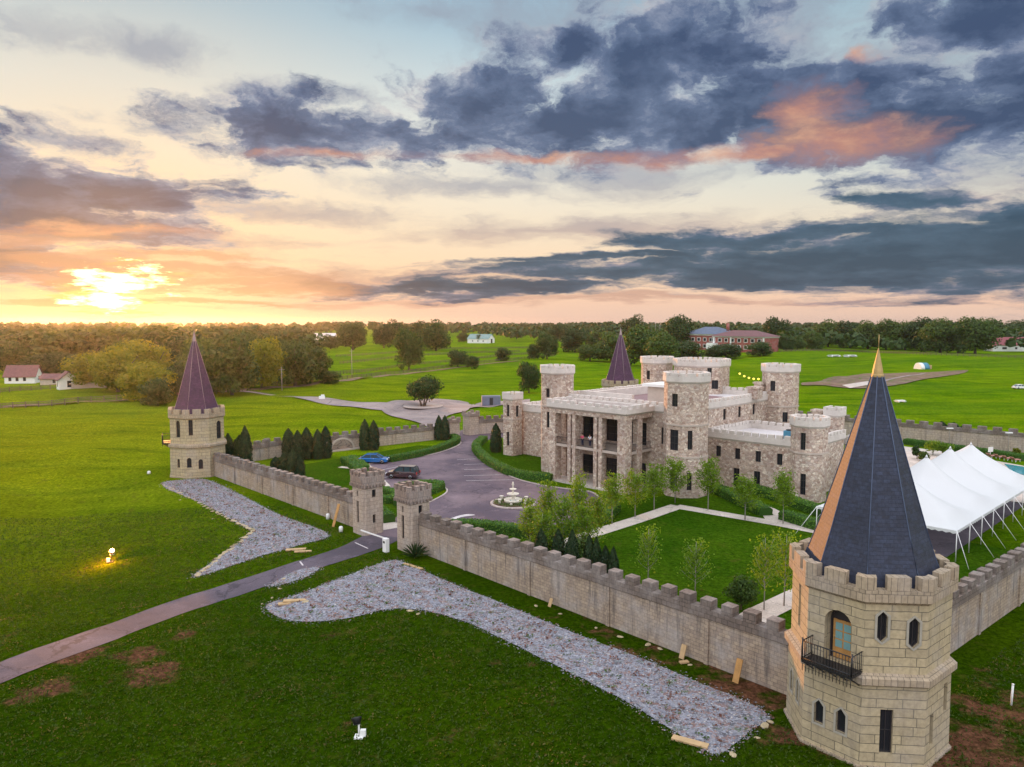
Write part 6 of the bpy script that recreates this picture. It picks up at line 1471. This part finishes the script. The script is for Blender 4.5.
# fences
pm_ = MB(); pm_.box((0, 0, -.2), (.2, .2, 1.75)); fpost = pm_.mesh('post', 'bark')
def fence(px_line, label, rails=(.45, .9, 1.35), step=None, group='dark plank fences across the paddocks'):
    line = smooth_poly(P(px_line), 4, False); p0 = line[0]; z0 = h(*p0); t = empty('fence', (p0.x, p0.y, z0), 0, label=label, cat='fence', group=group)
    b = MB(); L = sum((a - c).length for a, c in zip(line, line[1:])); step = step or max(3, L / 70); acc = 0; nxt = 0
    for a, c in zip(line, line[1:]):
        q0, q1 = a - p0, c - p0; za, zc = h(*a) - z0, h(*c) - z0
        for r in rails: 
            d = (c - a).normalized(); nv = Vector((-d.y, d.x)) * .05
            b.loft([[(q0.x - nv.x, q0.y - nv.y, za + r - .09), (q0.x + nv.x, q0.y + nv.y, za + r - .09), (q0.x + nv.x, q0.y + nv.y, za + r + .09), (q0.x - nv.x, q0.y - nv.y, za + r + .09)],
                    [(q1.x - nv.x, q1.y - nv.y, zc + r - .09), (q1.x + nv.x, q1.y + nv.y, zc + r - .09), (q1.x + nv.x, q1.y + nv.y, zc + r + .09), (q1.x - nv.x, q1.y - nv.y, zc + r + .09)]])
        l = (c - a).length
        while nxt <= acc + l:
            s = (nxt - acc) / l; p = q0.lerp(q1, s); obj_of('post', fpost, t, (p.x, p.y, za + (zc - za) * s)); nxt += step
        acc += l
    b.build('rail', 'bark', t)
fence([(200, 390), (300, 384.5), (380, 375.5), (450, 367), (520, 359.5), (556, 356)], 'long dark fence curving behind the approach road from the west grove')
fence([(330, 375), (400, 367), (470, 360), (545, 353)], 'second dark fence just beyond the curving one', step=None)
fence([(336, 357), (400, 353), (460, 349), (540, 348)], 'farthest paddock fence, crossing before the white barn')
fence([(340, 364), (400, 358), (470, 353.5), (520, 352)], 'paddock fence between the curving fence and the farthest one')
fence([(0, 409), (60, 405), (128, 400)], 'dark fence along the west meadow before the farm')
fence([(0, 393), (30, 391), (90, 391)], 'fence in front of the white cottage in the west meadow')
fence([(780, 352), (850, 352), (930, 355), (1024, 358)], 'pale rail fence along the east field before the tree row')
def pole(px, base, top, label):
    x, y, z = at(px, base); H = ztop(x, y, top) - z; t = empty('utility_pole', (x, y, z), .2, label=label, cat='utility pole'); b = MB(); b.tube([(0, 0, -.5), (0, 0, H)], .17, 7, r2=.12); b.build('post', 'bark_pale', t); b = MB(); b.box((0, 0, H - .9), (1.9, .12, .14)); b.build('crossarm', 'bark_pale', t)
pole(282, 390, 367, 'short bare pole beside the end of the approach road'); pole(352, 378, 349, 'tall pale utility pole in the paddock fence line'); pole(655, 350, 322, 'pair pole left of the brick building, nearer one'); pole(659.5, 349, 324, 'thin pole left of the brick building, farther one')
x, y, z = at(322, 399.5); b = MB(); b.box((0, 0, 0), (1.6, .8, .9)); b.box((.2, 0, .88), (.9, .7, .4)); b.build('utility_cart', 'white_paint', None, (x, y, z + .05), .2, label='tiny white cart on the approach road', cat='cart')
x, y, z = at(149, 474); b = MB(); b.lathe([(0, 0), (.25, .05), (.22, .4), (0, .5)], 10); b.build('field_stake', 'white_paint', None, (x, y, z), label='tiny white stake in the grass left of the plum roofed tower', cat='stake')
# ------------------------------------------------------------ evening air
def haze():
    me = bpy.data.meshes.new('haze'); X, Y0, Y1, Z0, Z1 = 3700, -420, 3900, -8, 34
    v = [(-X, Y0, Z0), (X, Y0, Z0), (X, Y1, Z0), (-X, Y1, Z0), (-X, Y0, Z1), (X, Y0, Z1), (X, Y1, Z1), (-X, Y1, Z1)]
    me.from_pydata(v, [], [(3, 2, 1, 0), (4, 5, 6, 7), (0, 1, 5, 4), (1, 2, 6, 5), (2, 3, 7, 6), (3, 0, 4, 7)])
    m_ = bpy.data.materials.new('evening_air'); m_.use_nodes = True; nt = m_.node_tree; nt.nodes.clear()
    o = nt.nodes.new('ShaderNodeOutputMaterial'); p = nt.nodes.new('ShaderNodeVolumePrincipled')
    p.inputs['Color'].default_value = (.95, .93, .95, 1); p.inputs['Density'].default_value = HAZE_D; p.inputs['Anisotropy'].default_value = .8
    nt.links.new(p.outputs[0], o.inputs['Volume']); me.materials.append(m_)
    obj_of('haze', me, kind='stuff')
HAZE_D = .00006
haze()
